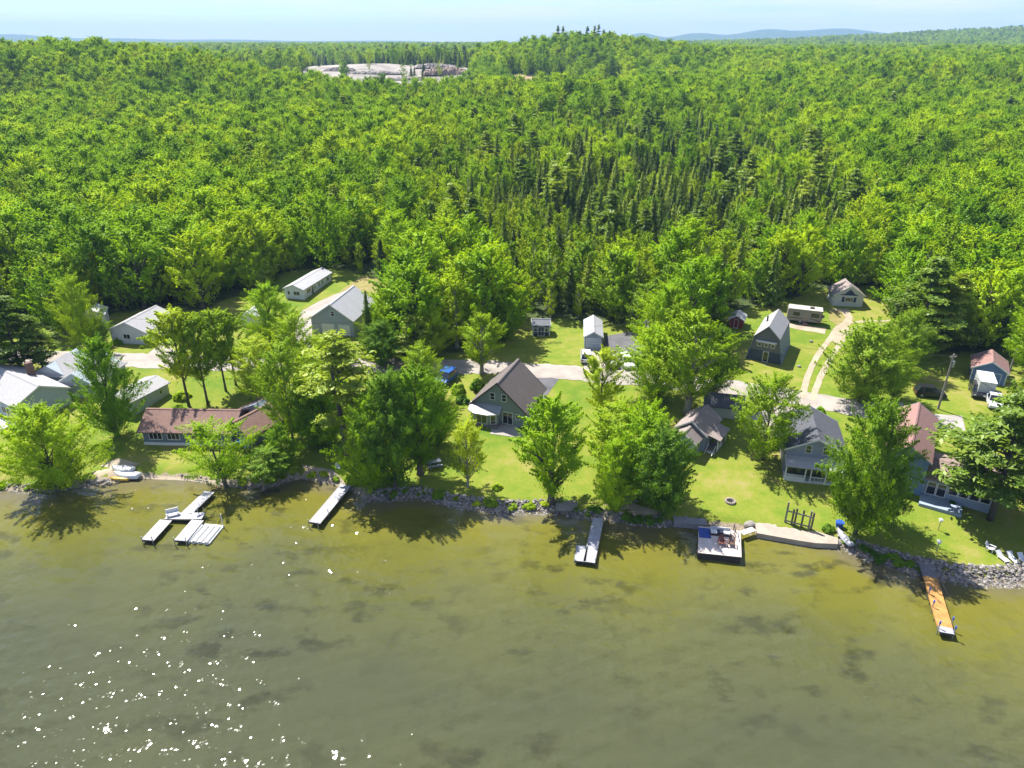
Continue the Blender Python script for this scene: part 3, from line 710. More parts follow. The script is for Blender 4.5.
# brown-roofed cottage: ridge across the view
hs = thing('red_roofed_cottage', 'long low blue-grey cottage with a faded red-brown roof close to the left shore', 'house', (-48.0,91.4,1.05), -2)
s = shell(hs, 6.6, 13.4, 2.35, 1.75, GREYSID, ROOFRED, ox=6.7, oy=3.3, rot=90, oh=.5, fascia=DARKTRIM)
for u,w in ((1.9,2.0),(4.6,1.9),(7.6,1.6),(11,1.6)): opening(s,'l',13.4-u,1.45,w,1.35,cols=3)
MB().quadbox(-6.75,6.75,-.06,-.005,-.7,.3).build('skirting', WHITE, hs)
sw = shell(hs, 5.2, 9.0, 2.35, 1.6, GREYSID, ROOFRED, ox=7.5, oy=.2, rot=-28, oh=.5, names=('wing_wall','wing_roof'), fascia=DARKTRIM)
opening(sw,'f',0,1.4,1.5,1.2)
sw = shell(hs, 7.0, 8.4, 2.4, 1.7, GREYSID, M('dark_brown_shingles', (.15,.10,.09), .9, .2, 2, pat='shingle', psc=16), ox=8.4, oy=5.2, rot=-26, oh=.4, names=('wing_wall','wing_roof'), hip=2.5)  # rear wing roof: brown shingles darkened in colour to stand for shadow

# dark screened shed, narrow garage, red shed
g = at_front(541,336)
hs = thing('garden_shed', 'small black shed with white trim and double door on the lawn by the road', 'shed', g, 0)
s = shell(hs, 2.9, 3.3, 2.2, .75, BLACKWALL, ROOFSLATE, ox=1.65, oy=1.45, rot=90, oh=.2)
for x in (-1.6,1.6): MB().quadbox(x-.09,x+.09,-.05,-.004,-.2,2.2).build('corner_trim', WHITE, hs)
opening(s,'l',1.65,1.0,1.3,2.0,'door',cols=2,rows_=2,solid=BLACKWALL); opening(s,'l',.6,1.3,.7,.9,cols=1); opening(s,'l',2.7,1.3,.7,.9,cols=1)
g = at_front(593,348.5)
hs = thing('narrow_garage', 'narrow blue-grey garage with a long pale roof at the parking area', 'garage', g, -5)
s = shell(hs, 3.3, 8.6, 2.35, .95, GREYBLUE, ROOFMETALG, oh=.2)
opening(s,'f',0,1.05,2.7,2.05,'garage_door',cols=1,rows_=4,solid=M('pale_blue_door', (.42,.5,.6), .6, .05))
g = at_front(735.5,328)
hs = thing('red_shed', 'small barn-red shed with a grey roof at the forest edge', 'shed', g, -24)
s = shell(hs, 2.5, 3.0, 1.9, .7, REDWALL, ROOFGREY, oh=.35); opening(s,'f',0,.9,.9,1.8,'door',cols=1,solid=REDWALL)

# grey-roofed little cottage with the porch
e1 = plane(681.5,425.5,4.3); e2 = plane(702,434,4.3)
hs = thing('guest_cottage', 'little grey cottage with taupe stepped roofs and a white side porch', 'house', ((e1[0]+e2[0])/2,(e1[1]+e2[1])/2,1.6), -34)
s = shell(hs, 4.3, 5.4, 2.65, 1.55, GREYBLUE, ROOFTAUPE, oh=.4)
s2 = shell(hs, 3.6, 2.7, 2.2, 1.2, GREYBLUE, ROOFTAUPE, ox=-.1, oy=-2.7, oh=.3, names=('front_wall','front_roof'))
opening(s2,'f',0,1.3,1.2,1.0); opening(s2,'r',1.2,1.35,.9,1.2,cols=1); opening(s,'r',2.0,1.1,.9,2.0,'door',cols=1)
m = MB(); m.quadbox(2.17,4.0,.4,4.2,-.8,.1); m.build('porch_floor', WOODG, hs)
m = MB(); m.prism([(2.16,2.5),(4.3,2.0),(4.3,2.12),(2.16,2.62)],'y',.1,4.5); m.build('porch_roof', ROOFTAUPE, hs)
for y in (.5,2.3,4.1): MB().quadbox(3.84,3.96,y-.06,y+.06,.1,2.05).build('porch_post', WHITE, hs)
m = MB(); m.quadbox(3.86,3.94,.56,2.24,.85,.95)
for y in np.linspace(.7,2.1,7): m.quadbox(3.88,3.92,y-.02,y+.02,.1,.85)
m.tube([(2.6,.4,.95),(2.6,-1.2,.1)],.05,5); m.tube([(3.7,.4,.95),(3.7,-1.2,.1)],.05,5); m.build('porch_railing', WHITE, hs)
m = MB()
for k in range(4): m.quadbox(2.6,3.7,-.1-.3*k,.2-.3*k+.19,-.8,-.1-.18*k)
m.build('porch_steps', WHITE, hs)
# dark low shed
c1 = G(707,416); c2 = G(738,420)
hs = thing('low_shed', 'long low white-walled shed under a dark blue-black roof by the road', 'shed', ((c1.x+c2.x)/2,(c1.y+c2.y)/2,c1.z-.1), -14)
s = shell(hs, 4.2, 5.2, 2.2, .9, M('off_white_boards', (.6,.6,.56), .7, .06, .8, pat='siding', psc=20), ROOFDARK, ox=2.6, oy=2.1, rot=90, oh=.45)
opening(s,'f',0,1.0,.9,1.95,'door',cols=1,solid=WHITE)
# house with the screened porch
hs = thing('porch_house', 'grey two-storey house with a charcoal roof and white screened porch facing the lake', 'house', (41.2,82.8,1.15), -14)
s = shell(hs, 7.6, 9.4, 3.9, 1.9, M('lavender_grey_siding', (.38,.41,.50), .7, .05, .8, pat='siding', psc=26), ROOFDARK, oh=.35)
opening(s,'f',-1.0,4.1,.85,1.25,rows_=2,cols=1); opening(s,'f',1.2,4.1,.85,1.25,rows_=2,cols=1); 
for u in (2,5,7.5): opening(s,'l',u,1.6,.9,1.3,cols=1)
MB().prism([(-.01,2.75),(-2.3,2.3),(-2.3,2.42),(-.01,2.9)],'x',-3.9,3.7).build('porch_roof', ROOFGREY, hs)
MB().quadbox(-3.75,3.55,-2.1,-.02,-.9,.2).build('porch_floor', WHITE, hs)
for x in (-3.7,-1.2,-.5,1.4,3.5): MB().quadbox(x-.08,x+.08,-2.12,-1.96,.2,2.3).build('porch_post', WHITE, hs)
m = MB(); m.quadbox(-3.62,-1.28,-2.1,-1.98,.95,1.07); m.quadbox(-3.62,-1.28,-2.09,-1.99,.2,.8); m.quadbox(-.42,1.32,-2.1,-1.98,.95,1.05); m.quadbox(-.42,1.32,-2.1,-1.98,.3,.4)
for x in (.1,.5,.9): m.quadbox(x-.03,x+.03,-2.07,-2.01,.4,.95)
m.build('porch_railing', WHITE, hs)
MB().quadbox(-3.6,3.4,-1.9,-1.86,1.08,2.28).build('porch_screen', GLASS, hs)
# red-roofed house with the low wing
r0 = plane(911,446,8.3)
hs = thing('red_roofed_house', 'blue two-storey house with a dusty red roof and a long low glazed wing', 'house', (r0[0],r0[1],1.6), -31)
s = shell(hs, 5.0, 13.6, 5.1, 1.6, BLUESID, ROOFRED2, oh=.35, fascia=GREYBLUE)
opening(s,'f',-.8,4.0,1.0,1.2); opening(s,'f',.4,1.4,1.6,1.4); opening(s,'r',.9,1.5,.8,1.1,cols=1)
sw = shell(hs, 7.0, 8.0, 2.6, .95, GREYBLUE, M('pink_brown_shingles', (.31,.22,.19), .9, .12, 2, pat='shingle', psc=16), ox=10.52, oy=4.1, rot=90, oh=.45, names=('wing_wall','wing_roof'))
for u,w in ((7.0,1.1),(5.85,1.1)): opening(sw,'l',u,1.15,w,1.9,'glass_door',cols=1)
for u in (4.6,3.4,2.2,1.0): opening(sw,'l',u,1.45,1.15,1.15,cols=1)
MB().quadbox(2.52,7.3,-2.2,.58,-.9,.1).build('side_deck', GREYBLUE, hs)
m = MB()
for k in range(5): m.quadbox(-1.4,.2,-.3-.32*k,.02-.32*k,-.9,1.1-.26*k)
m.tube([(.15,0,2.0),(.15,-1.6,.8)],.05,5); m.tube([(-1.35,0,2.0),(-1.35,-1.6,.8)],.05,5); m.build('front_steps', WHITE, hs, (.6,-.02,0))
# blue barn
e1 = plane(974.2,368,5.5); e2 = plane(1004,373.4,5.5)
hs = thing('blue_barn', 'small blue barn with a faded red roof and white-framed double doors at right', 'shed', ((e1[0]+e2[0])/2+.2,(e1[1]+e2[1])/2,3.1), -30)
s = shell(hs, 5.0, 5.4, 2.5, 1.5, BLUESID, ROOFRED2, oh=.3)
opening(s,'f',.7,1.05,2.2,2.1,'barn_door',cols=2,rows_=1,solid=BLUESID)
for x in (-2.45,2.45): MB().quadbox(x-.08,x+.08,-.05,-.004,-.2,2.5).build('corner_trim', WHITE, hs)
# far roofs in the right-hand forest
for (px, py, w, l, lab) in ((975,176,10,6,'white-roofed building glimpsed among the trees at the upper right'),(880,186,4,4,'tiny pale roof peeking out of the forest left of the larger white roof')):
    g = G(px, py+18)
    hs = thing('forest_house', lab, 'house', (g.x,g.y,g.z), 10)
    s = shell(hs, l, w, 5.2, 1.4, WHITESID, M('white_metal_roof', (.72,.72,.72), .4, .05), ox=w/2, oy=l/2, rot=90, oh=.3); opening(s,'l',w/2,3,1.5,1.2)
HOUSE_KEEP = [(G(975,194).x,G(975,194).y,11),(G(880,204).x,G(880,204).y,6)]

# ------------------------------------------------------------------ docks
DECKW = M('grey_white_decking', (.52,.51,.55), .8, .1, 1.2, pat='planks_y', psc=24)
DECKP = M('pale_pink_decking', (.95,.80,.70), .8, .1, 1.2, pat='planks_y', psc=22)
DECKO = M('orange_cedar_decking', (.66,.33,.09), .75, .18, 1.2, pat='planks_y', psc=22)
DECKSHADE = M('grey_decking', (.24,.23,.24), .85, .2, 1.2, pat='planks_y', psc=22)  # grey carries the shade over the shore end of the cedar dock
FLOATM = M('dark_dock_frame', (.045,.045,.05), .7)
def dock(name, label, origin, segs, z, posts=(), posth=1.0, cat='dock', postmat=None):
    """segs: (A, B, width, material) in world xy at deck height; each a decking panel on its own frame"""
    o = thing(name, label, cat, (origin[0],origin[1],0))
    for A, B, w, mt in segs:
        A = Vector((A[0]-origin[0],A[1]-origin[1])); B = Vector((B[0]-origin[0],B[1]-origin[1])); d = B-A; ln = d.length; ang = math.atan2(d.y,d.x)-math.pi/2
        p = put('deck_panel', MB().quadbox(-w/2,w/2,0,ln,z-.07,z).mesh('deck_panel', mt), o, (A.x,A.y,0), ang)
        m = MB(); m.quadbox(-w/2+.02,w/2-.02,.02,ln-.02,z-.3,z-.074)
        q = 1.2
        while q < ln:
            for sx in (-w/2+.12, w/2-.12): m.tube([(sx,q,-1.6),(sx,q,z-.3)],.05,6)
            q += 2.6
        put('frame', m.mesh('frame', FLOATM), p)
        t = MB(); 
        for sx in (-w/2-.03, w/2-.02): t.quadbox(sx,sx+.05,-.005,ln+.005,z-.16,z+.025)
        put('edge_rail', t.mesh('edge_rail', STEEL if mt is DECKW else mt), p)
    for q in posts:
        MB().tube([(0,0,-1.5),(0,0,z+posth)],.05,7).build('post', postmat or STEEL, o, (q[0]-origin[0],q[1]-origin[1],0))
    return o
pz = lambda px,py,z=.6: plane(px,py,z)
A = pz(209.6,491.5); 
d1 = dock('white_dock', 'white U-shaped dock with two fingers and a walkway to the left shore', A,
     [(A, pz(187,513),1.4,DECKW),(pz(203.5,515.8,.61),pz(166.5,515.8,.61),1.3,DECKW),(pz(166,520),pz(147.5,540),1.5,DECKW),(pz(197.8,520),pz(180.5,540.5),1.5,DECKW)], .6,
     [pz(142.5,541),pz(152.5,541),pz(174.5,542),pz(186,542),pz(197.8,512),pz(204,512)], .7)
g = pz(173,515.5,.62)
b = thing('dock_bench', 'small white bench on the inner corner of the U-shaped dock', 'bench', (g[0],g[1],.61), 25)
m = MB(); m.quadbox(-.75,.75,-.25,.25,.38,.45); m.build('seat', WHITE, b); MB().quadbox(-.75,.75,.22,.29,.46,.95).build('backrest', WHITE, b)
for x in (-.6,.6): MB().quadbox(x-.05,x+.05,-.2,.2,0,.379).build('leg', WHITE, b)
c = [pz(200.5,522.2,.35),pz(224.5,524.7,.35),pz(206.3,542.2,.35),pz(188,540.5,.35)]
cx = sum(q[0] for q in c)/4; cy = sum(q[1] for q in c)/4
v1 = Vector(((c[0][0]+c[1][0])/2-(c[2][0]+c[3][0])/2, (c[0][1]+c[1][1])/2-(c[2][1]+c[3][1])/2)); ln = v1.length; wd = math.dist(c[0],c[1])*.95; ang = math.atan2(v1.y,v1.x)-math.pi/2
lift = thing('floating_lift', 'white ribbed floating boat lift moored beside the U-shaped dock', 'boat lift', (cx,cy,0), math.degrees(ang))
MB().quadbox(-wd/2,wd/2,-ln/2,ln/2,-.1,.22).build('hull', M('white_plastic', (.7,.7,.68), .5, .06), lift)
for i in range(4):
    x = -wd/2+wd*(i+.5)/4; MB().tube([(x,-ln/2-.12,.22),(x,ln/2-.5,.22)],wd*.085,10).build('pontoon', M('white_plastic', (.7,.7,.68), .5, .06), lift)
for x in (-wd*.13, wd*.12): MB().quadbox(x-.07,x+.07,-ln/2+.5,ln/2-1.0,.42,.47).build('bunk', M('grey_carpet', (.2,.2,.2), .95), lift)
MB().tube([(wd/2-.1,ln/2-.1,-1),(wd/2-.1,ln/2-.1,2.0)],.06,7).build('post', WHITE, lift)
A = pz(346,485,.75)
dock('straight_dock', 'straight pale grey dock angling out from the shore below the tall pine', A, [(A,pz(314.5,522.5,.75),1.5,DECKW)], .75, [pz(308.6,524),pz(318,525,.75),pz(328,512,.75),pz(338,500,.75)], .5)
A = pz(598.5,518,.6)
dock('wide_end_dock', 'white dock whose outer end is widened by a side platform', A, [(A,pz(589,562,.6),1.35,DECKW),(pz(582.5,545.5,.61),pz(580,561,.61),1.35,DECKW)], .6, [pz(595,560,.6),pz(575,560,.6)], .25)
A = pz(923,555.5,.9)
dk = dock('cedar_dock', 'long narrow dock with orange decking and blue-capped posts at the right', A, [(A,pz(930.2,577,.8),1.4,DECKSHADE),(pz(930.2,577,.8),pz(945,627,.8),1.4,DECKO),(pz(945,627,.8),pz(947.2,633,.8),1.36,DECKW)], .8, [])
for q in (pz(928.5,594,.8),pz(932.5,607,.8),pz(938.5,628,.8),pz(951.5,624,.8),pz(954,633,.8)):
    p = MB().tube([(0,0,-1.5),(0,0,1.5)],.06,7).build('post', STEEL, dk, (q[0]-A[0],q[1]-A[1],0))
    MB().tube([(0,0,1.36),(0,0,1.72)],.09,8).build('post_cap', M('blue_cap', (.05,.13,.5), .5), p)
m = MB()
q0 = pz(938,584,.8); q1 = pz(946.5,594,.3)
for off in (0,.5):
    m.tube([(q0[0]-A[0]+off,q0[1]-A[1],1.5),(q0[0]-A[0]+off,q0[1]-A[1],.8),(q1[0]-A[0]+off*.6,q1[1]-A[1],.0)],.045,6)
m.build('ladder', WOODG, dk)
# square deck
c = [plane(698.5,526,1.0),plane(740.5,531,1.0),plane(741.5,557,1.0),plane(698,552.5,1.0)]
A = c[3]
dk = thing('square_deck', 'square pale wooden deck over the water beside the lawn', 'deck', (A[0],A[1],0))
loc = [(q[0]-A[0],q[1]-A[1]) for q in c]
MB().prism(loc[::-1],'z',.92,1.0).build('deck_boards', DECKP, dk)
cxd = sum(q[0] for q in loc)/4; cyd = sum(q[1] for q in loc)/4
sk = [(cxd+(q[0]-cxd)*.985, cyd+(q[1]-cyd)*.985) for q in loc]
MB().prism(sk[::-1],'z',-.5,.915).build('skirt', M('dark_brown_boards', (.045,.035,.03), .85, .3, 2), dk)
def dpt(u, v): # u along front edge, v inward
    a = Vector(c[3]); return a+(Vector(c[2])-a)*u+(Vector(c[0])-a)*v
yawd = math.degrees(math.atan2(c[2][1]-c[3][1], c[2][0]-c[3][0]))
MB().quadbox(-1.0,1.0,-.4,.4,.8,.88).build('gangway', DECKP, dk, (*(Vector(plane(748,530,1.0))-Vector(A)),0), R_(25))
def adirondack(label, x, y, z, yaw, mat, grp=None):
    t = thing('adirondack_chair', label, 'chair', (x,y,z), yaw, grp)
    MB().prism([(-.35,.42),(.3,.28),(.3,.33),(-.35,.47)],'x',-.3,.3).build('seat', mat, t)
    m = MB()
    for i in range(5): q = -.28+.14*i; m.prism([(.28,.26),(.62,1.05-.05*abs(i-2)),(.66,1.03-.05*abs(i-2)),(.32,.24)],'x',q-.06,q+.06)
    m.build('backrest', mat, t)
    for sx in (-.37,.37):
        MB().quadbox(sx-.07,sx+.07,-.4,.42,.6,.64).build('armrest', mat, t)
        MB().quadbox(sx-.03,sx+.03,-.36,-.26,0,.6).build('leg', mat, t); MB().prism([(.3,.0),(.4,.0),(.42,.6),(.34,.6)],'x',sx-.03,sx+.03).build('leg', mat, t)
    return t
CHRED = M('red_brown_paint', (.20,.06,.045), .6, .2); CHBR = M('brown_paint', (.14,.08,.06), .6, .2)
q = dpt(.55,.36); adirondack('red-brown adirondack chair on the square deck, the left one', q.x, q.y, 1.0, yawd+8, CHRED)
q = dpt(.77,.37); adirondack('dark brown adirondack chair on the square deck, the right one', q.x, q.y, 1.0, yawd-6, CHBR)
q = dpt(.52,.76)
sofa = thing('outdoor_sofa', 'low outdoor sofa with pale and dark cushions at the back of the square deck', 'sofa', (q.x,q.y,1.0), yawd)
MB().quadbox(-1.2,1.2,-.4,.4,.0,.3).build('base', DARKTRIM, sofa)
for i in range(3): MB().quadbox(-1.15+.77*i,-.43+.77*i,-.38,.3,.302,.46).build('cushion', [WHITE, M('navy_cushion', (.05,.06,.1), .9), WHITE][i], sofa)
MB().quadbox(-1.2,1.2,.302,.42,.302,.8).build('backrest', M('pale_cushion', (.6,.6,.62), .9), sofa)
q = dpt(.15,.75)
tag(put('blue_mat', MB().quadbox(-.7,.7,-1.0,1.0,.003,.03).mesh('blue_mat', M('blue_mat', (.05,.10,.35), .9)), None, (q.x,q.y,1.0), R_(yawd)), 'blue mat lying on the left rear corner of the square deck', 'mat')  # thin blue sheet stands in for tree shade on the boards
q = dpt(.86,.78)
rl = thing('deck_railing', 'short low railing across the rear right of the square deck', 'railing', (q.x,q.y,1.0), yawd)
for y in (-.9,0,.9): MB().quadbox(-.04,.04,y-.04,y+.04,0,.9).build('post', DARKTRIM, rl)
MB().quadbox(-.05,.05,-.95,.95,.9,.96).build('rail', DARKTRIM, rl)
# concrete ramp and wooden frame
tag(put('boat_ramp', MB().prism([plane(x_,y_,.7) for x_,y_ in ((755,523),(776,521),(800,526),(838,538),(838,544),(815,543),(790,539),(757,533))][::-1],'z',-.6,.7).mesh('boat_ramp', CONC)), 'worn concrete boat ramp slab at the water edge right of the square deck', 'ramp')
a = G(785,522); b = G(811,529)
dv = Vector((b.x-a.x,b.y-a.y)); fr = thing('wooden_frame', 'tall weathered wooden post frame standing at the top of the boat ramp', 'frame', (a.x,a.y,max(a.z,.5)), math.degrees(math.atan2(dv.y,dv.x)))
ln = dv.length; OLDW = M('old_brown_posts', (.12,.095,.07), .9, .3, 2)
for t,hh in ((0,3.0),(.25,2.2),(.36,2.4),(.62,2.4),(.9,2.6),(1,2.4)): MB().quadbox(t*ln-.11,t*ln+.11,-.11,.11,-.6,hh).build('post', OLDW if t not in (0,.9) else WOODG, fr)
for z in (.35,1.8): MB().quadbox(-.1,ln+.1,-.19,-.115,z-.09,z+.09).build('rail', WOODG, fr)
tag(put('seawall_block', MB().quadbox(-2.0,2.0,-.6,.7,-.5,.75).mesh('seawall_block', M('grey_concrete', (.27,.27,.27), .9, .2)), None, (*plane(690,521,.7),0), R_(-8)), 'grey concrete seawall block left of the square deck', 'wall')

# ------------------------------------------------------------------ garden things
g = G(730,502)
t = thing('fire_pit', 'round stone fire pit ring on the lawn above the square deck', 'fire pit', g)
m = MB(); n = 14
for k in range(n):
    a = 6.283*k/n; m.quadbox(-.13,.13,-.17,.17,-.05,.26,Matrix.Translation((.55*math.cos(a),.55*math.sin(a),0))@Matrix.Rotation(a+math.pi/2*0,4,'Z'))
m.build('stone_ring', M('buff_stone', (.42,.36,.3), .9, .3, 3), t); MB().tube([(0,0,0),(0,0,.06)],.45,14).build('ash', BLACK, t)
LW = M('white_resin', (.72,.72,.74), .5, .05)
def lounger(label, px, py, yaw):
    g = G(px,py); t = thing('lounger', label, 'lounge chair', g, yaw, 'white loungers on the right lawn'); t.scale = (.85,.85,.8)
    MB().quadbox(-.38,.38,-.95,.35,.28,.36).build('seat', LW, t); MB().prism([(.352,.28),(.95,.85),(.9,.92),(.3,.37)],'x',-.38,.38).build('backrest', LW, t)
    for sx in (-.33,.33):
        for sy in (-.85,.3): MB().quadbox(sx-.04,sx+.04,sy-.05,sy+.05,0,.279).build('leg', LW, t)
lounger('white lounger nearest the adirondack chair on the right lawn', 1001.5,559,12); lounger('white lounger between two others on the right lawn', 1012,560,6); lounger('white lounger cut by the right edge of the photo', 1022.5,561.5,4)
g = G(990,551); adirondack('white adirondack chair turned aside at the end of the lounger row', g.x, g.y, g.z, 40, LW)
def lamp(label, px, py):
    g = G(px,py); t = thing('garden_lantern', label, 'lantern', g, 0, 'lanterns on the right lawn')
    MB().tube([(0,0,-.1),(0,0,1.3)],.05,6).build('post', STEEL, t); MB().prism([(-.16,-.16),(.16,-.16),(.16,.16),(-.16,.16)],'z',1.3,1.6).build('lamp_head', WHITE, t)
    m = MB(); m.v=[(-.22,-.22,1.602),(.22,-.22,1.602),(.22,.22,1.602),(-.22,.22,1.602),(0,0,1.8)]; m.f=[(0,1,4),(1,2,4),(2,3,4),(3,0,4),(3,2,1,0)]; m.m=[0]*5; m.build('lamp_cap', WHITE, t)
lamp('white post lantern on the right lawn, farther from the lake', 938,530); lamp('white post lantern on the right lawn, nearer the rock edge', 936,552)
def picnic(label, px, py, yaw, mat, s=1):
    g = G(px,py); t = thing('picnic_table', label, 'table', g, yaw); t.scale=(s,s,s)
    MB().quadbox(-.9,.9,-.4,.4,.7,.75).build('tabletop', mat, t)
    for y in (-.72,.72): MB().quadbox(-.9,.9,y-.14,y+.14,.4,.45).build('bench', mat, t)
    for x in (-.6,.6):
        m = MB(); m.prism([(-.75,0),(-.65,0),(-.2,.699),(-.3,.699)],'x',x-.04,x+.04); m.prism([(.65,0),(.75,0),(.3,.699),(.2,.699)],'x',x-.04-.09,x+.04-.09); m.quadbox(x+.041,x+.08,-.85,.85,.33,.4); m.build('leg', mat, t)
picnic('grey picnic table in the shade near the rock edge left of the lone young tree', 434,466,20, M('grey_blue_table', (.22,.24,.3), .8), 1.15)
picnic('dark grey picnic table at the shore under the trees right of the wide-ended dock', 631,500,-8, M('grey_blue_table', (.22,.24,.3), .8), .95)
g = G(338,470); t = thing('garden_chair', 'single white garden chair near the top of the straight pale dock', 'chair', g, 10)
MB().quadbox(-.3,.3,-.3,.3,.4,.46).build('seat', LW, t); MB().quadbox(-.3,.3,.25,.31,.461,1.0).build('backrest', LW, t)
for sx in (-.26,.26):
    for sy in (-.26,.26): MB().quadbox(sx-.04,sx+.04,sy-.04,sy+.04,0,.399).build('leg', LW, t)
# boats
def rowboat(name, label, px, py, yaw, Ln, W, Hh, mat, upside=False, z=0, cat='boat', inner=None):
    g = G(px,py); t = thing(name, label, cat, (g.x,g.y,g.z+z), yaw)
    m = MB(); n = 12; k = 7; V=[]; rings=[]
    for i in range(n+1):
        u = i/n; w = W/2*(math.sin(math.pi*min(1,.5*u+.0)) if False else (1-(max(0,u-.35)/.65)**2.2)*(.78+.22*min(1,u/.35)))+.01; y = (u-.5)*Ln; sh = Hh*(1+.25*max(0,u-.5)**2*4)
        rings.append(len(m.v))
        for j in range(k):
            a = math.pi*j/(k-1); m.v.append((-w*math.cos(a)*(1 if j not in (0,k-1) else 1), y, sh*(1-math.sin(a)**.6) ))
    for i in range(n):
        for j in range(k-1): m.f.append((rings[i]+j,rings[i]+j+1,rings[i+1]+j+1,rings[i+1]+j)); m.m.append(0)
    m.f.append(tuple(rings[0]+j for j in range(k))); m.m.append(0)
    T = Matrix.Rotation(math.pi,4,'Y') if upside else Matrix()
    if upside: m.v = [tuple(T@Vector(q)+Vector((0,0,Hh*1.05))) for q in m.v]
    m.build('hull', mat, t, smooth=True)
    if not upside:
        for y in (-.2*Ln,.12*Ln): MB().quadbox(-W*.44,W*.44,y-.12,y+.12,Hh*.6,Hh*.6+.05).build('thwart', inner or WOODG, t)
    else: MB().quadbox(-.03,.03,-Ln*.45,Ln*.4,Hh*1.03,Hh*1.1).build('keel', mat, t)
    return t
BW = M('white_gelcoat', (.75,.75,.76), .3, .04); BY = M('yellow_plastic', (.62,.38,.03), .4, .06)
rowboat('rowboat','upturned white rowboat farther from the water on the left beach',123,470,80,3.3,1.5,.6,BW,True)
rowboat('rowboat','upturned white rowboat nearer the water on the left beach',127,476,84,3.8,1.5,.6,BW,True)
rowboat('kayak','yellow kayak lying at the water edge of the left beach',119,479.5,86,3.0,.8,.35,BY,True,cat='kayak')
rowboat('canoe','pale grey upturned canoe on the shore under the big tree right of the ramp',844,538,8,3.2,.9,.45,M('grey_hull', (.42,.42,.47), .5),True,cat='canoe')
g = G(839,527); t = thing('blue_tub', 'bright blue round tub on the shore under the big tree right of the ramp', 'tub', g)
MB().tube([(0,0,0),(0,0,.7)],[.4,.48],12).build('tub_body', M('bright_blue', (.02,.1,.55), .5), t); MB().tube([(0,0,.701),(0,0,.76)],.52,12).build('rim', M('bright_blue', (.02,.1,.55), .5), t)
rowboat('small_boat','small white boat parked on the grass beside the right forest edge',879,337,60,3.6,1.4,.7,BW,False,.1)
# blue tarp over a frame
g = G(251,444); t = thing('tarp_shelter', 'bright blue tarp draped over a frame beside the red-roofed cottage', 'tarp', g, -30)
m = MB(); nn = 9; r = random.Random(3)
for i in range(nn):
    for j in range(nn):
        x = (i/(nn-1)-.5)*2.6; y = (j/(nn-1)-.5)*4.2; m.v.append((x,y,1.7-.45*abs(x)**1.3-.12*abs(y)+r.uniform(-.09,.09)))
for i in range(nn-1):
    for j in range(nn-1): m.f.append((i*nn+j,(i+1)*nn+j,(i+1)*nn+j+1,i*nn+j+1)); m.m.append(0)
m.build('tarp', M('blue_tarp', (.04,.22,.62), .45, .2, 1.5), t)
for x in (-1.1,1.1):
    for y in (-1.8,1.8): MB().tube([(x,y,-.1),(x,y,.9)],.04,5).build('leg', STEEL, t)
# utility poles and wires
POLEM = M('pole_wood', (.30,.27,.23), .9, .2, 2)
def pole(label, bx, by, top, extra=True):
    g = G(bx,by); lo,hi = 3,20
    for _ in range(30):
        mm = .5*(lo+hi); lo,hi = (mm,hi) if proj(g.x,g.y,g.z+mm)[1] > top else (lo,mm)
    t = thing('utility_pole', label, 'utility pole', g, 15)
    MB().tube([(0,0,-.3),(0,0,lo)],[.17,.12],8).build('shaft', POLEM, t)
    if extra:
        MB().quadbox(-.6,.6,-.06,.06,lo-.55,lo-.43).build('crossarm', POLEM, t)
        MB().tube([(.32,0,lo-2.2),(.32,0,lo-1.2)],.24,10).build('transformer', STEEL, t)
        for x in (-.52,-.25,.52): MB().tube([(x,0,lo-.42),(x,0,lo-.22)],.05,6).build('insulator', STEEL, t)
    return Vector((g.x,g.y,g.z+lo))
pA = pole('tall wooden utility pole with transformer behind the red-roofed house', 938,409,354)
pB = pole('grey utility pole rising among the trees beside the parking area', 643,362,320)
pC = pole('utility pole half hidden in trees right of the silver-roofed garage', 404,352,318)
pD = pole('bare thin pole standing behind the blue barn', 1009,373,349, False)
WIRE = M('black_wire', (.03,.03,.03), .6)
def wire(label, a, b, sag, r=.022):
    pts = [a.lerp(b,t)-Vector((0,0,sag*4*t*(1-t))) for t in np.linspace(0,1,14)]
    tag(MB().tube(pts, r, 4).build('power_line', WIRE), label, 'power line')
o = Vector((0,0,-.25))
wire('black power line between the transformer pole and the parking-area pole', pA+o, pB+o, 1.6)
wire('black power line from the parking-area pole to the pole beside the garage', pB+o, pC+o, 1.6)
wire('black power line running left from the garage pole along the road', pC+o, Vector((-84,121,11.5)), 1.6)
wire('thin guy wire slanting from the transformer pole toward the parked pickup', pA+Vector((0,0,-.9)), Vector((78.5,99.5,4.2)), .3, .03)
wire('thin guy wire slanting left from the transformer pole into the trees', pA+Vector((0,0,-.9)), Vector((58,104,5.0)), .3, .03)

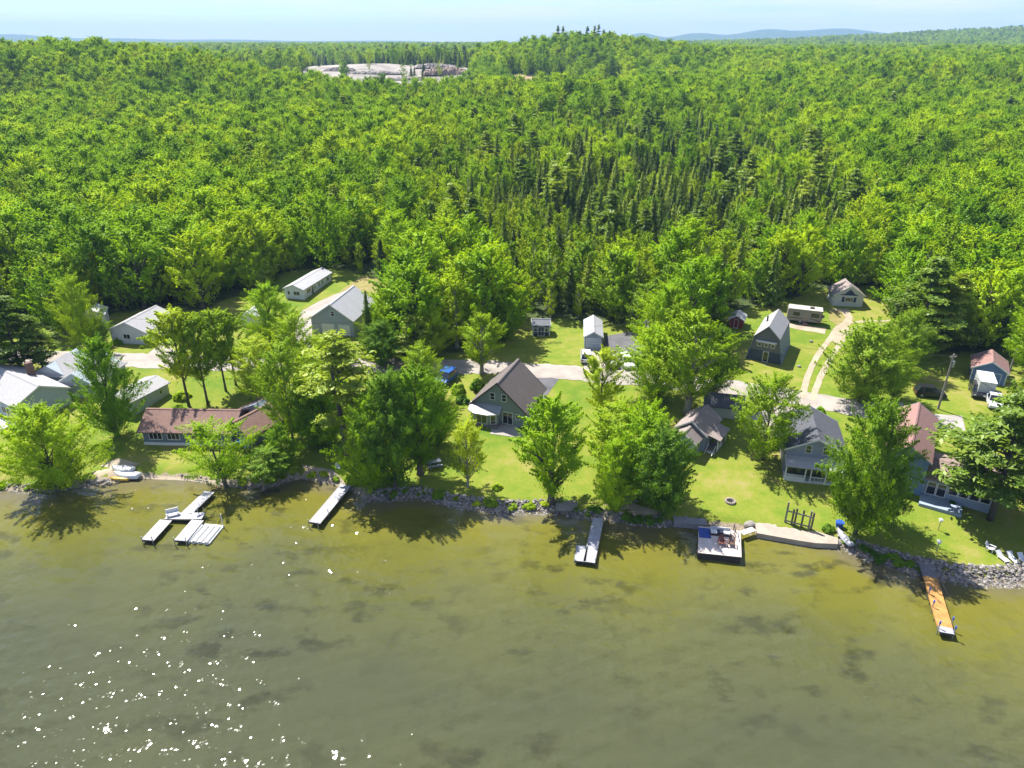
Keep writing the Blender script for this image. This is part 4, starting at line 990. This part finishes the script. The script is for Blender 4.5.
# ------------------------------------------------------------------ vehicles
def wheel(parent, x, y, r, w=.22):
    o = MB().tube([(-w/2,0,0),(w/2,0,0)], r, 14).build('wheel', BLACK, parent, (x,y,r)); MB().tube([(-w/2-.01,0,0),(w/2+.01,0,0)], r*.58, 10).build('rim', STEEL, o)
def car(label, x, y, yaw, mat, kind='suv', name='parked_car', Ln=4.6, W=1.85, cat='car'):
    t = thing(name, label, cat, (x,y,h(x,y)+.05), yaw)
    hl = Ln/2
    m = MB(); m.prism([(-hl,.35),(-hl+.1,.3),(hl-.1,.3),(hl,.4),(hl-.04,.92),(hl-.3,.98),(-hl+1.25,.98),(-hl+.3,.88),(-hl+.02,.7)],'x',-W/2,W/2)
    b = m.build('body', mat, t)
    y0,y1,y2,y3 = {'suv':(-hl+1.15,-hl+1.85,hl-.55,hl-.12),'pickup':(-hl+1.35,-hl+2.0,-hl+3.1,-hl+3.35),'van':(-hl+.75,-hl+1.5,hl-.3,hl-.05)}[kind]
    ht = 1.72 if kind != 'van' else 1.9; wi = W/2-.2
    m = MB(); lo = [(-W/2+.04,y0),(W/2-.04,y0),(W/2-.04,y3),(-W/2+.04,y3)]; up = [(-wi,y1),(wi,y1),(wi,y2),(-wi,y2)]
    m.v = [(a,b_,.97) for a,b_ in lo]+[(a,b_,ht) for a,b_ in up]; m.f=[(0,3,2,1),(0,1,5,4),(1,2,6,5),(2,3,7,6),(3,0,4,7)]; m.m=[0]*5
    m.build('window', GLASS, t)
    MB().prism([(q[0]*1.04,y1-.04 if q[1]==y1 else y2+.04) for q in up],'z',ht,ht+.05).build('roof', mat, t)
    m = MB()
    for sx in (-1,1):
        for (la,ua) in ((0,0),(3,3)):
            ii = (1 if sx>0 else 0) if la == 0 else (2 if sx>0 else 3); a=lo[ii]; c_=up[ii]
            m.tube([(a[0]+sx*.01,a[1],.97),(c_[0]+sx*.01,c_[1],ht)],.045,4)
    m.build('pillar', mat, t)
    if kind == 'pickup':
        MB().quadbox(-W/2+.1,W/2-.1,y3+.1,hl-.12,.985,1.0).build('bed_floor', BLACK, t)
        m = MB(); m.quadbox(-W/2,-W/2+.09,y3,hl-.04,.97,1.2); m.quadbox(W/2-.09,W/2,y3,hl-.04,.97,1.2); m.quadbox(-W/2+.09,W/2-.09,hl-.12,hl-.04,.97,1.2); m.build('bed_side', mat, t)
    for sx in (-W/2+.1, W/2-.1):
        for sy in (-hl+.85, hl-.9): wheel(t, sx, sy, .34)
    for sx in (-W/2+.25, W/2-.25): MB().quadbox(sx-.16,sx+.16,-hl-.01,-hl+.06,.62,.78).build('headlight', M('lamp_glass', (.7,.7,.7), .1), t); MB().quadbox(sx-.14,sx+.14,hl-.05,hl+.012,.6,.85).build('tail_light', M('red_lamp', (.4,.02,.02), .2), t)
    return t
PW = M('white_car_paint', (.74,.74,.75), .25, .03); PB = M('blue_car_paint', (.03,.12,.42), .3, .06); PK = M('black_car_paint', (.02,.021,.025), .2, .1)
g = G(586,361); car('white car parked beside the narrow garage', g.x, g.y+.6, 176, PW)
g = G(607,365); car('white pickup with a dark bed parked on the asphalt right of the narrow garage', g.x+.6, g.y+.8, 8, PW, 'pickup', 'pickup_truck', 5.4, 1.95, 'pickup')
g = G(622,366); car('white car mostly hidden by the birch at the right of the asphalt parking', g.x+.7, g.y+.4, 10, PW)
g = G(446,384); car('blue van parked by the road among bushes left of the sage cottage', g.x, g.y+1.0, -26, PB, 'van', 'van', 4.2, 2.2, 'van')
g = G(976,394); car('black car parked beside the white trailer in front of the blue barn', g.x, g.y, -22, PK)
g = G(991,404); car('white pickup parked in front of the blue barn', g.x+.3, g.y, -24, PW, 'pickup', 'pickup_truck', 5.2, 1.95, 'pickup')
g = G(929,396); car('dark car in deep shade left of the tall utility pole', g.x, g.y, 78, PK, 'suv')
g = G(984,393); t = thing('box_trailer', 'tall white ribbed box trailer parked before the blue barn doors', 'trailer', (g.x-.2,g.y+.2,g.z), -24)
MB().quadbox(-1.15,1.15,-2.3,2.3,.55,2.75).build('body', M('white_ribbed_panel', (.68,.7,.7), .5, .05, 1, pat='siding', psc=14), t); MB().quadbox(-1.19,1.19,-2.34,2.34,2.752,2.85).build('roof', WHITE, t)
for sx in (-1.15,1.15): wheel(t, sx, .3, .36)
MB().tube([(0,-2.3,.6),(0,-3.4,.55)],.06,6).build('hitch', STEEL, t)
a = G(786,322); b = G(821,326.5); dv = Vector((b.x-a.x,b.y-a.y)); Lr = dv.length
t = thing('travel_trailer', 'long cream travel trailer with dark windows parked behind the gambrel house', 'trailer', (a.x,a.y,a.z), math.degrees(math.atan2(dv.y,dv.x)))
CREAM = M('cream_panels', (.31,.285,.245), .5, .06)
MB().prism([(0,.55),(Lr-.35,.55),(Lr,1.3),(Lr-.15,2.9),(.15,2.95),(0,2.7)],'y',0,2.5).build('body', CREAM, t)
MB().prism([(.12,2.955),(Lr-.12,2.905),(Lr-.12,2.99),(.12,3.04)],'y',-.06,2.56).build('roof', M('cream_roof', (.56,.52,.45), .6, .06), t)
for u,w,z,hh in ((1.7,1.2,1.95,.7),(5.2,1.5,1.95,.75),(6.6,.6,1.95,.6)):
    o = MB().quadbox(u-w/2,u+w/2,-.04,.01,z-hh/2,z+hh/2).build('window', DARKTRIM, t); MB().quadbox(u-w/2+.07,u+w/2-.07,-.055,-.041,z-hh/2+.07,z+hh/2-.07).build('pane', GLASS, o)
MB().quadbox(3.1,3.8,-.05,.01,.75,2.6).build('door', M('tan_panel', (.34,.29,.23), .5), t)
m = MB(); m.prism([(.3,1.05),(2.9,1.05),(2.9,1.2),(.3,1.2)],'y',-.03,.005); m.prism([(4.0,1.3),(4.4,1.3),(6.4,.9),(6.2,.7)],'y',-.03,.005); m.build('stripe', M('brown_stripe', (.10,.08,.07), .5), t)
MB().quadbox(4.1,4.9,.9,1.6,2.98,3.25).build('roof_unit', DARKTRIM, t)
for u in (2.6,3.35): wheel(t, u, .15, .36, .24); 
for ch in [c_ for c_ in t.children if c_.name.startswith('wheel')]: ch.rotation_euler.z = math.pi/2
MB().quadbox(3.0,4.0,-.75,-.06,0,.35).build('entry_step', M('red_brown_step', (.28,.14,.10), .8), t)
MB().tube([(Lr-.2,1.25,.6),(Lr+1.1,1.25,.55)],.06,6).build('hitch', BLACK, t)
g = G(65,367); t = thing('utility_trailer', 'low brown flatbed trailer parked at the roadside by the left pines', 'trailer', g, 4)
MB().quadbox(-1.4,1.4,-.7,.7,.55,.65).build('bed', M('brown_planks', (.22,.14,.11), .85, .2, 2), t)
m = MB(); m.quadbox(-1.4,1.4,-.76,-.7,.5,.95); m.quadbox(-1.4,1.4,.7,.76,.5,.95); m.build('side_board', M('brown_planks', (.22,.14,.11), .85, .2, 2), t)
for sy in (-.8,.8): o = MB().tube([(0,-.1,0),(0,.1,0)],.32,12).build('wheel', BLACK, t, (0,sy,.32))

# ------------------------------------------------------------------ single trees and bushes near the lake and road
TR = [
 ('maple0','broadleaf_tree','broad bright green tree leaning over the water at the far left',58,490,404,106,0),
 ('maple1','broadleaf_tree','rounded mid-green tree between the pale blue house and the pale outbuilding',118,436,338,68,40),
 ('lean','broadleaf_tree','sparse leaning tree on the shore in front of the red-roofed cottage',226,487,422,88,180),
 ('maple1','broadleaf_tree','small leafy tree beside the blue tarp on the left shore',284,468,424,42,30),
 ('maple2','broadleaf_tree','dark bushy tree at the water edge left of the soil beach',272,480,448,60,10),
 ('ash','broadleaf_tree','tall open-crowned tree right of the red-roofed cottage',293,440,342,70,70),
 ('pine1','pine_tree','tall pine with a long bare trunk behind the straight pale dock',350,470,334,84,0),
 ('maple1','broadleaf_tree','dense dark tree directly above the shore end of the straight pale dock',372,490,398,72,15),
 ('maple2','broadleaf_tree','dense dark tree right of the one above the straight dock',395,486,372,78,55),
 ('tall','broadleaf_tree','bright upright tree in the cluster left of the sage cottage lawn',420,474,366,70,80),
 ('maple1','broadleaf_tree','bright leafy tree at the back of the cluster below the blue van',412,440,374,74,140),
 ('maple1','broadleaf_tree','leafy tree at the left rear of the lakeside cluster by the tall pine',327,444,372,70,90),
 ('ash','broadleaf_tree','pale leafy tree filling the gap left of the tall pine',318,410,350,70,210),
 ('light','broadleaf_tree','lone young pale green tree on the lawn below the sage cottage',468,487,418,52,0),
 ('tall','broadleaf_tree','large upright tree in front of the right corner of the sage cottage',551,502,396,84,20),
 ('slim','broadleaf_tree','slender upright tree right of the sage cottage near the road',599,432,348,52,10),
 ('ash','broadleaf_tree','bright leafy tree in the lakeside cluster above the wide-ended dock',614,478,402,84,100),
 ('maple0','broadleaf_tree','broad bright tree in the middle of the lakeside cluster right of the wide-ended dock',640,496,404,92,150),
 ('maple2','broadleaf_tree','dark dense tree at the right of the lakeside cluster beside the little cottage',660,514,428,74,200),
 ('maple1','broadleaf_tree','smaller bright tree at the foot of the lakeside cluster near the picnic table',612,510,440,56,120),
 ('birch','birch_tree','tall pale-trunked birch left of the low dark-roofed shed',687,414,312,94,60),
 ('maple1','broadleaf_tree','broad tree behind the slender tree at the roadside right of the parking',655,398,326,82,200),
 ('maple2','broadleaf_tree','dark roadside tree beside the low dark-roofed shed',712,398,326,48,250),
 ('ash','broadleaf_tree','light open tree standing alone on the lawn between the two lake cottages',762,460,374,78,0),
 ('big','broadleaf_tree','very large bright tree on the shore in front of the red-roofed house',855,534,402,100,20),
 ('maple2','broadleaf_tree','leafy tree at the right foot of the very large shore tree',884,524,470,42,70),
 ('maple2','broadleaf_tree','dense upright tree right of the twin-track driveway',860,402,322,90,100),
 ('maple2','broadleaf_tree','smaller dark tree behind the red-roofed house at the driveway bend',893,398,352,40,10),
 ('pine0','pine_tree','large spreading pine on the right lawn near the loungers',990,520,386,124,30),
 ('pine2','pine_tree','large layered pine left of the blue barn yard',915,352,258,82,40),
 ('pine2','pine_tree','dark pine behind the tall utility pole at the back of the shaded yard',942,352,274,62,140),
 ('maple2','broadleaf_tree','dark leafy tree at the left side of the shaded yard',900,372,310,50,80),
 ('pine2','pine_tree','dark pine behind the pale blue house by the roadside',22,374,296,64,60),
 ('maple2','broadleaf_tree','tall dark tree beside the pine behind the pale blue house',-8,378,290,76,60),
 ('pine0','pine_tree','smaller pine at the left roadside by the flatbed trailer',44,372,318,40,10),
 ('ash','broadleaf_tree','narrow bright tree left of the white bungalow across the road',88,350,276,50,10),
 ('maple2','broadleaf_tree','bushy dark tree tucked against the left end of the white bungalow',101,345,318,34,40),
 ('slim','broadleaf_tree','leftmost slim tree with a bare trunk on the lawn above the red-roofed cottage',189,406,308,66,0),
 ('slim','broadleaf_tree','second slim tree from the left on the lawn above the red-roofed cottage',208,405,314,56,90),
 ('slim','broadleaf_tree','third slim tree on the lawn above the red-roofed cottage',226,391,310,52,180),
 ('slim','broadleaf_tree','fourth slim tree, rightmost on the lawn above the red-roofed cottage',236,385,310,50,270),
 ('maple1','broadleaf_tree','bright leafy tree hiding part of the tiny white shed',272,342,284,58,30),
 ('ash','broadleaf_tree','leafy roadside tree left of the gravel drive to the garage',262,400,338,66,110),
 ('ash','broadleaf_tree','roadside tree with an open crown below the garage gable',330,362,336,56,10),
 ('spruce','spruce_tree','dark pointed spruce against the right side of the garage',371,356,292,24,0),
 ('maple1','broadleaf_tree','bright tree behind the spruce at the right side of the garage',388,350,292,48,10),
 ('pine2','pine_tree','shaggy conifer at the roadside right of the garage',415,362,316,50,10),
 ('maple2','broadleaf_tree','dark roadside tree between the garage and the blue van',382,366,322,52,100),
 ('maple1','broadleaf_tree','rounded tree at the right rear of the lakeside cluster below the blue van',438,446,378,52,210),
 ('ash','broadleaf_tree','leafy tree just left of the blue van by the road',422,402,344,50,120),
 ('maple1','broadleaf_tree','dark green tree across the road above the blue van',432,357,304,50,20),
 ('ash','broadleaf_tree','leafy tree at the roadside right of the four slim trees',300,384,314,62,10),
 ('maple1','broadleaf_tree','bright tree in front of the roadside left of the tall pine',318,446,386,58,300),
 ('birch','birch_tree','pale loose tree at the roadside behind the sage cottage',482,374,314,54,0),
 ('maple1','broadleaf_tree','leafy tree at the forest edge left of the black shed',505,340,288,50,60),
 ('maple1','broadleaf_tree','rounded tree at the forest edge right of the parking area',662,356,284,70,20),
 ('pine0','pine_tree','greyish conifer at the forest edge left of the red shed',706,332,276,36,0),
 ('maple0','broadleaf_tree','broad tree at the right edge of the photo above the loungers',1040,500,420,90,0),
 ('maple1','broadleaf_tree','leafy tree behind the blue barn at the right edge',1030,372,300,70,10),
]
for v, n, lab, bx, by, top, w, rz in TR: tree_px(v, n, lab, bx, by, top, w, rz)
SHORE = None
BUSH = bush(3,.9,.9,LEAF2); BUSHD = bush(4,.9,.9,LEAFD); BUSHR = bush(5,.9,.9,REDLEAF); HEDGE = bush(6,.9,1.1,LEAFD,2600,.16)
def shrub(label, px, py, r, hh, me, name='shrub'):
    g = G(px,py); o = tag(put(name, me, None, g, random.uniform(0,6)), label, 'bush'); o.scale = (r/.9, r/.9, hh/.9); return o
shrub('round dense hedge bush against the side of the charcoal-roofed house',776,446,1.0,1.7,HEDGE)
shrub('pinkish red flowering bush behind the charcoal-roofed house',818,418,1.5,1.9,BUSHR)
shrub('purple-leaved bush against the front of the white bungalow',118,344,1.0,1.2,BUSHR)
shrub('small round bush on the grass at the corner of the white bungalow',143,348,.6,.7,BUSH)
shrub('green bush below the right wall of the white bungalow',162,340,1.0,1.1,BUSHD)
shrub('bright bush right of the blue van',458,392,1.5,1.7,BUSH)
shrub('dark bush beneath the blue van bank',462,402,1.3,1.4,BUSHD)
shrub('dark purple-green bush at the left wall of the sage cottage',478,390,1.5,2.4,BUSHD)
shrub('yellow-green bush at the water edge left of the soil beach',288,468,1.8,1.1,BUSH)
shrub('low green bush at the head of the straight pale dock',352,482,1.2,1.3,BUSH)
shrub('bushy shrub right of the pale outbuilding',182,398,1.5,1.5,BUSH)
shrub('dark shrub in the shade right of the pale outbuilding',178,410,1.2,1.0,BUSHD)
shrub('small leafy shrub at the front of the low dark-roofed shed',724,427,1.0,.6,BUSH)
shrub('low shrub beside the little cottage front',712,440,.6,.5,BUSH)
shrub('leafy shrub on the lawn edge by the concrete ramp',828,530,.9,.9,BUSHD)
shrub('small shrub at the base of the lone young tree',497,488,.9,.7,BUSH)
shrub('leafy shrub at the shore end of the wide-ended dock',618,503,1.1,1.0,BUSH)
shrub('round shrub at the forest edge left of the long bungalow',268,284,1.8,2.2,BUSH)
shrub('shrub at the forest edge behind the long bungalow',245,296,1.4,1.5,BUSHD)
shrub('shrub beneath the lantern pine on the right lawn',952,505,.6,.7,BUSHD)

rs = random.Random(12)
for (x0,x1,n,me) in ((380,450,7,BUSHD),(452,560,6,BUSH),(565,600,4,BUSHD),(620,695,9,BUSHD),(845,925,8,BUSHD),(0,70,6,BUSHD),(240,300,6,BUSH),(300,345,3,BUSH)):
    for k in range(n):
        px = x0+(x1-x0)*(k+rs.uniform(.1,.9))/n; py = np.interp(px,[p_[0] for p_ in SHP],[p_[1] for p_ in SHP])-rs.uniform(2,9)
        g = G(px,py); o = tag(put('shore_shrub', me, None, g, rs.uniform(0,6)), 'low green shrub growing among the stones along the lake edge', 'bush', 'shrubs along the stony lake edge')
        r_ = rs.uniform(.35,.95); o.scale = (r_/.9*1.2, r_/.9, r_/.9*rs.uniform(.6,1.1))

# ------------------------------------------------------------------ forest
rf = np.random.default_rng(77); cand = []
def band(y0, y1, sp):
    y = y0
    while y < y1:
        s_ = sp(y); n = int((.86*y+60)*2/s_)
        xs_ = (np.arange(n)+rf.uniform(0,1))*s_-(.86*y+60)+rf.uniform(-.42,.42,n)*s_
        ys_ = y+rf.uniform(-.42,.42,n)*s_
        for a_, b_ in zip(xs_, ys_): cand.append((a_, b_))
        y += s_
band(98, 330, lambda y: 4.4); band(330, 1100, lambda y: 5.2+(y-330)*.0042); band(1100, 3600, lambda y: 7.6+(y-1100)*.0036)
cand = np.array(cand); cz = hv(cand[:,0], cand[:,1])
cpx = 512+F*cand[:,0]/(cand[:,1]*CP-(cz-HC)*SP); cpy = 384-F*(cand[:,1]*SP+(cz-HC)*CP)/(cand[:,1]*CP-(cz-HC)*SP)
ok = cpy < np.interp(cpx, FX, FY)
for i in np.where(ok)[0]:
    a_, b_ = cand[i]
    if b_ > 320 and ((inside(a_,b_,PITW) and not (rf.uniform() < (.02 if b_ > 660 else .12))) or inside(a_,b_,CLW) or inside(a_,b_,CLW2)): ok[i] = False
    for hx, hy, hr in HOUSE_KEEP:
        if abs(a_-hx) < hr*.6 and -12 < b_-hy < hr*.6: ok[i] = False
cand, cz, cpx, cpy = cand[ok], cz[ok], cpx[ok], cpy[ok]
names = list(FOR); nb = 6
def nz(x, y, s, k):
    return np.sin(x/s+k)*np.cos(y/s*1.3-k*2)+.6*np.sin((x+y)/s*1.9+k*3)
# the young spruce belt in the middle right, deciduous elsewhere; patches of each
sprx = np.exp(-((cpx-635)/215)**2)*np.exp(-((cpy-205)/80)**2)*1.3+np.exp(-((cpx-760)/120)**2)*np.exp(-((cpy-235)/45)**2)*.5
farcon = np.where((cand[:,1] > 900)|((cand[:,1] > 650)&(cand[:,0] < -40)), .75, .0)*np.where((cand[:,0] < -40)&(cand[:,1] < 1500), nz(cand[:,0],cand[:,1],120,2)>-.7, np.abs(nz(cand[:,0],cand[:,1],200,2))>.4)
pc = np.clip(.05+sprx*(.75+.25*nz(cand[:,0],cand[:,1],14,1))+farcon+.10*(nz(cand[:,0],cand[:,1],45,5)>1.1), 0, .93)
u = rf.uniform(0,1,len(cand)); con = u < pc
patch = nz(cand[:,0],cand[:,1],38,3)+rf.normal(0,.35,len(cand))
r1 = rf.uniform(0,1,len(cand)); vid = np.where(con, np.where(r1<.93, 6+rf.integers(0,3,len(cand)), np.where(r1<.975, 10, 9)), 0)
dec = ~con
hi = dec & (patch > .55); lo_ = dec & (patch <= .55) & (patch > -.9); rest = dec & (patch <= -.9)
young = dec & (np.exp(-((cpx-560)/220)**2-((cpy-260)/70)**2) > rf.uniform(.1,.9,len(cand)))
vid[hi] = rf.choice([0,1],hi.sum()); vid[lo_] = rf.choice([0,1,2,3],lo_.sum()); vid[rest] = rf.choice([2,5,5,4],rest.sum())
vid[young] = rf.choice([3,4],young.sum())
scl = rf.uniform(.7,1.25,len(cand))*np.where(con,.98,1.06)*np.where(young|(dec&(sprx>.5)),.78,1)
scl *= 1-.5*np.exp(-((cand[:,0]+112)/110)**2-((cand[:,1]-590)/60)**2)
scl *= np.where(cand[:,1] > 330, 1+np.clip((cand[:,1]-330)/1100,0,1.1)*.5, 1)
rot = rf.uniform(0,6.283,len(cand))
infr = (cpx > -30) & (cpx < 1054)
order = np.argsort(np.where(infr, cand[:,1], 1e9)); NB, NS = 185, 60
ind = []; cnt = [0,0]
for i in order:
    k = int(con[i])
    if cnt[k] < (NB, NS)[k] and infr[i]: ind.append(i); cnt[k] += 1
    if cnt[0] >= NB and cnt[1] >= NS: break
LABF = {'maple':('broadleaf_tree','round-crowned green broadleaf tree in the dense forest behind the houses','broadleaf trees at the near edge of the forest'),
        'aspen':('aspen_tree','narrow pale-green aspen in the dense forest behind the houses','aspens at the near edge of the forest'),
        'dark_':('broadleaf_tree','darker green broadleaf tree in the dense forest behind the houses','dark broadleaf trees in the forest'),
        'spruc':('spruce_tree','pointed dark green spruce in the forest behind the road','spruces in the forest behind the road'),
        'snag_':('dead_tree','grey leafless dead tree standing in the forest','dead trees in the forest'),
        'pine_':('pine_tree','tall layered pine rising out of the forest','pines in the forest')}
for i in ind:
    nm, lab, gr = LABF[names[vid[i]][:5]]; d_ = FOR[names[vid[i]]]
    t = place(names[vid[i]], nm, lab, cand[i,0], cand[i,1], d_['H']*scl[i], d_['R']*scl[i], math.degrees(rot[i]), gr)
rest_i = np.setdiff1d(np.arange(len(cand)), ind)
for n_ in names:
    if n_ not in SRC:
        i = rest_i[0]; d_ = FOR[n_]; nm, lab, gr = LABF[n_[:5]]
        place(n_, nm, lab, cand[i,0], cand[i,1], d_['H']*scl[i], d_['R']*scl[i], 0, gr); rest_i = rest_i[1:]
# dark pines on the hill crest
for k,(px, top) in enumerate(((557,29),(562,29.5),(579,33),(586,29.5),(593,29),(597,28),(602,32),(608,33),(614,36))):
    yy = 810+k%3*14; xx = (px-512)/F*(yy*CP+20*SP*1.0)*1.0
    xx = (px-512)/F*(yy*CP-(h(0,yy)-HC)*SP); z = h(xx,yy); tz = HC+ (42-top)/F*yy*1.0
    place('pine_a','pine_tree','dark pine standing above the hill crest on the skyline', xx, yy, max(12,tz-z), 4.2, None, 'skyline pines on the hill crest')
fm = bpy.data.meshes.new('forest'); P = np.stack([cand[rest_i,0],cand[rest_i,1],cz[rest_i]-.1],1)
fm.vertices.add(len(P)); fm.vertices.foreach_set('co', P.astype(np.float32).ravel())
for nm, ty, val in (('vid','INT',vid[rest_i].astype(np.int32)),('scl','FLOAT',scl[rest_i].astype(np.float32)),('rot','FLOAT',rot[rest_i].astype(np.float32))):
    a = fm.attributes.new(nm, ty, 'POINT'); a.data.foreach_set('value', val)
fo = tag(put('forest', fm), 'dense green mixed forest covering the land to the horizon', 'forest', kind='stuff')
ng = bpy.data.node_groups.new('forest_trees', 'GeometryNodeTree')
ng.interface.new_socket('Geometry', in_out='INPUT', socket_type='NodeSocketGeometry'); ng.interface.new_socket('Geometry', in_out='OUTPUT', socket_type='NodeSocketGeometry')
gi = ng.nodes.new('NodeGroupInput'); go = ng.nodes.new('NodeGroupOutput'); jn = ng.nodes.new('GeometryNodeJoinGeometry')
def named(n, ty):
    q = ng.nodes.new('GeometryNodeInputNamedAttribute'); q.data_type = ty; q.inputs['Name'].default_value = n
    return q.outputs['Attribute']
va, sa, ra = named('vid','INT'), named('scl','FLOAT'), named('rot','FLOAT')
cmb = ng.nodes.new('ShaderNodeCombineXYZ'); ng.links.new(ra, cmb.inputs[2])
for k, n_ in enumerate(names):
    oi = ng.nodes.new('GeometryNodeObjectInfo'); oi.inputs['Object'].default_value = SRC[n_]; oi.inputs['As Instance'].default_value = True
    cp_ = ng.nodes.new('FunctionNodeCompare'); cp_.data_type = 'INT'; cp_.operation = 'EQUAL'
    ng.links.new(va, cp_.inputs[2]); cp_.inputs[3].default_value = k
    ip = ng.nodes.new('GeometryNodeInstanceOnPoints')
    ng.links.new(gi.outputs[0], ip.inputs['Points']); ng.links.new(cp_.outputs[0], ip.inputs['Selection']); ng.links.new(oi.outputs['Geometry'], ip.inputs['Instance'])
    ng.links.new(cmb.outputs[0], ip.inputs['Rotation']); ng.links.new(sa, ip.inputs['Scale']); ng.links.new(ip.outputs[0], jn.inputs[0])
ng.links.new(jn.outputs[0], go.inputs[0])
fo.modifiers.new('trees', 'NODES').node_group = ng
print('forest', len(cand), 'individuals', len(ind), cnt)
# pit banks
for (px, py, sx, sy, sz, lab) in ((447,75,24,10,8,'dark cut bank at the right end of the gravel pit'),(372,74,34,7,3,'long low sand heap in the middle of the gravel pit'),(436,68,24,12,5,'tall pale sand bank at the back of the gravel pit'),(340,71,16,8,4,'small sand heap at the left end of the gravel pit'),(410,80,30,7,3,'low sand ridge along the front of the gravel pit')):
    g = G(px, py); bm = bmesh.new(); bmesh.ops.create_grid(bm, x_segments=34, y_segments=12, size=1)
    for v in bm.verts:
        r2 = (1-v.co.x**2)*(1-v.co.y**2); e_ = max(0,r2)**.35; v.co = Vector((v.co.x*sx+random.uniform(-.6,.6), v.co.y*sy+random.uniform(-.6,.6), sz*e_*random.uniform(.55,1.0)+.2))
    me = bpy.data.meshes.new('sand_heap'); bm.to_mesh(me); bm.free(); me.materials.append(M('brown_bank', (.30,.22,.16), .9, .3, .1) if px == 447 else PITM)
    tag(put('sand_heap', me, None, (g.x,g.y,g.z+.1)), lab, 'sand heap')

# ------------------------------------------------------------------ air, sky, sun, camera
SUN_AZ, SUN_EL = 42, 56
hm, nt, out = newmat('haze')
pv = nt.nodes.new('ShaderNodeVolumePrincipled'); pv.inputs['Density'].default_value = .00009; pv.inputs['Color'].default_value = (.40,.60,1.0,1); pv.inputs['Anisotropy'].default_value = 0
L(nt, pv.outputs[0], out.inputs['Volume'])
tag(put('haze', MB().quadbox(-14000,14000,-700,13600,-6,330).mesh('haze', hm)), None, None, kind='stuff')
w = bpy.data.worlds.new('World'); bpy.context.scene.world = w; w.use_nodes = True
nt = w.node_tree; nt.nodes.clear(); out = nt.nodes.new('ShaderNodeOutputWorld'); bg = nt.nodes.new('ShaderNodeBackground')
sky = nt.nodes.new('ShaderNodeTexSky'); sky.sky_type = 'NISHITA'; sky.sun_disc = False; sky.sun_elevation = R_(SUN_EL); sky.sun_rotation = R_(-SUN_AZ); sky.air_density = 1.0; sky.dust_density = .3; sky.ozone_density = 3
tc = nt.nodes.new('ShaderNodeTexCoord'); mp = nt.nodes.new('ShaderNodeMapping'); mp.inputs['Scale'].default_value = (2.2,2.2,26); L(nt, tc.outputs['Generated'], mp.inputs['Vector'])
cl = ramp(nt, noise(nt, 1.6, 6, mp.outputs['Vector'], .6), [(.43,0.0),(.64,.8)])
tint = mix(nt, 1.0, sky.outputs[0], (.50,.60,.82), 'MULTIPLY'); L(nt, mix(nt, cl, tint, (4.2,4.3,4.5)), bg.inputs['Color']); bg.inputs['Strength'].default_value = .09
L(nt, bg.outputs[0], out.inputs['Surface'])
sl = bpy.data.lights.new('sun', 'SUN'); sl.energy = 4.2; sl.angle = R_(.53); sl.color = (1,.955,.88)
so = bpy.data.objects.new('sun', sl); C.objects.link(so)
S = Vector((-math.sin(R_(SUN_AZ))*math.cos(R_(SUN_EL)), math.cos(R_(SUN_AZ))*math.cos(R_(SUN_EL)), math.sin(R_(SUN_EL))))
so.rotation_euler = S.to_track_quat('Z','Y').to_euler(); so.location = (0,0,200)
cam = bpy.data.cameras.new('camera'); co = bpy.data.objects.new('camera', cam); C.objects.link(co)
cam.sensor_width = 36; cam.lens = F/1024*36; cam.clip_start = .5; cam.clip_end = 40000
co.location = (0,0,HC); co.rotation_euler = (math.pi/2-PT, 0, 0)
sc = bpy.context.scene; sc.camera = co; sc.render.engine = 'CYCLES'
sc.view_settings.view_transform = 'Standard'; sc.view_settings.look = 'None'; sc.view_settings.gamma = 1; sc.view_settings.exposure = 1.55
cy = sc.cycles; cy.max_bounces = 6; cy.diffuse_bounces = 3; cy.glossy_bounces = 2; cy.transmission_bounces = 4; cy.volume_bounces = 0; cy.transparent_max_bounces = 8
cy.use_denoising = True; cy.sample_clamp_indirect = 6; cy.caustics_reflective = False; cy.caustics_refractive = False
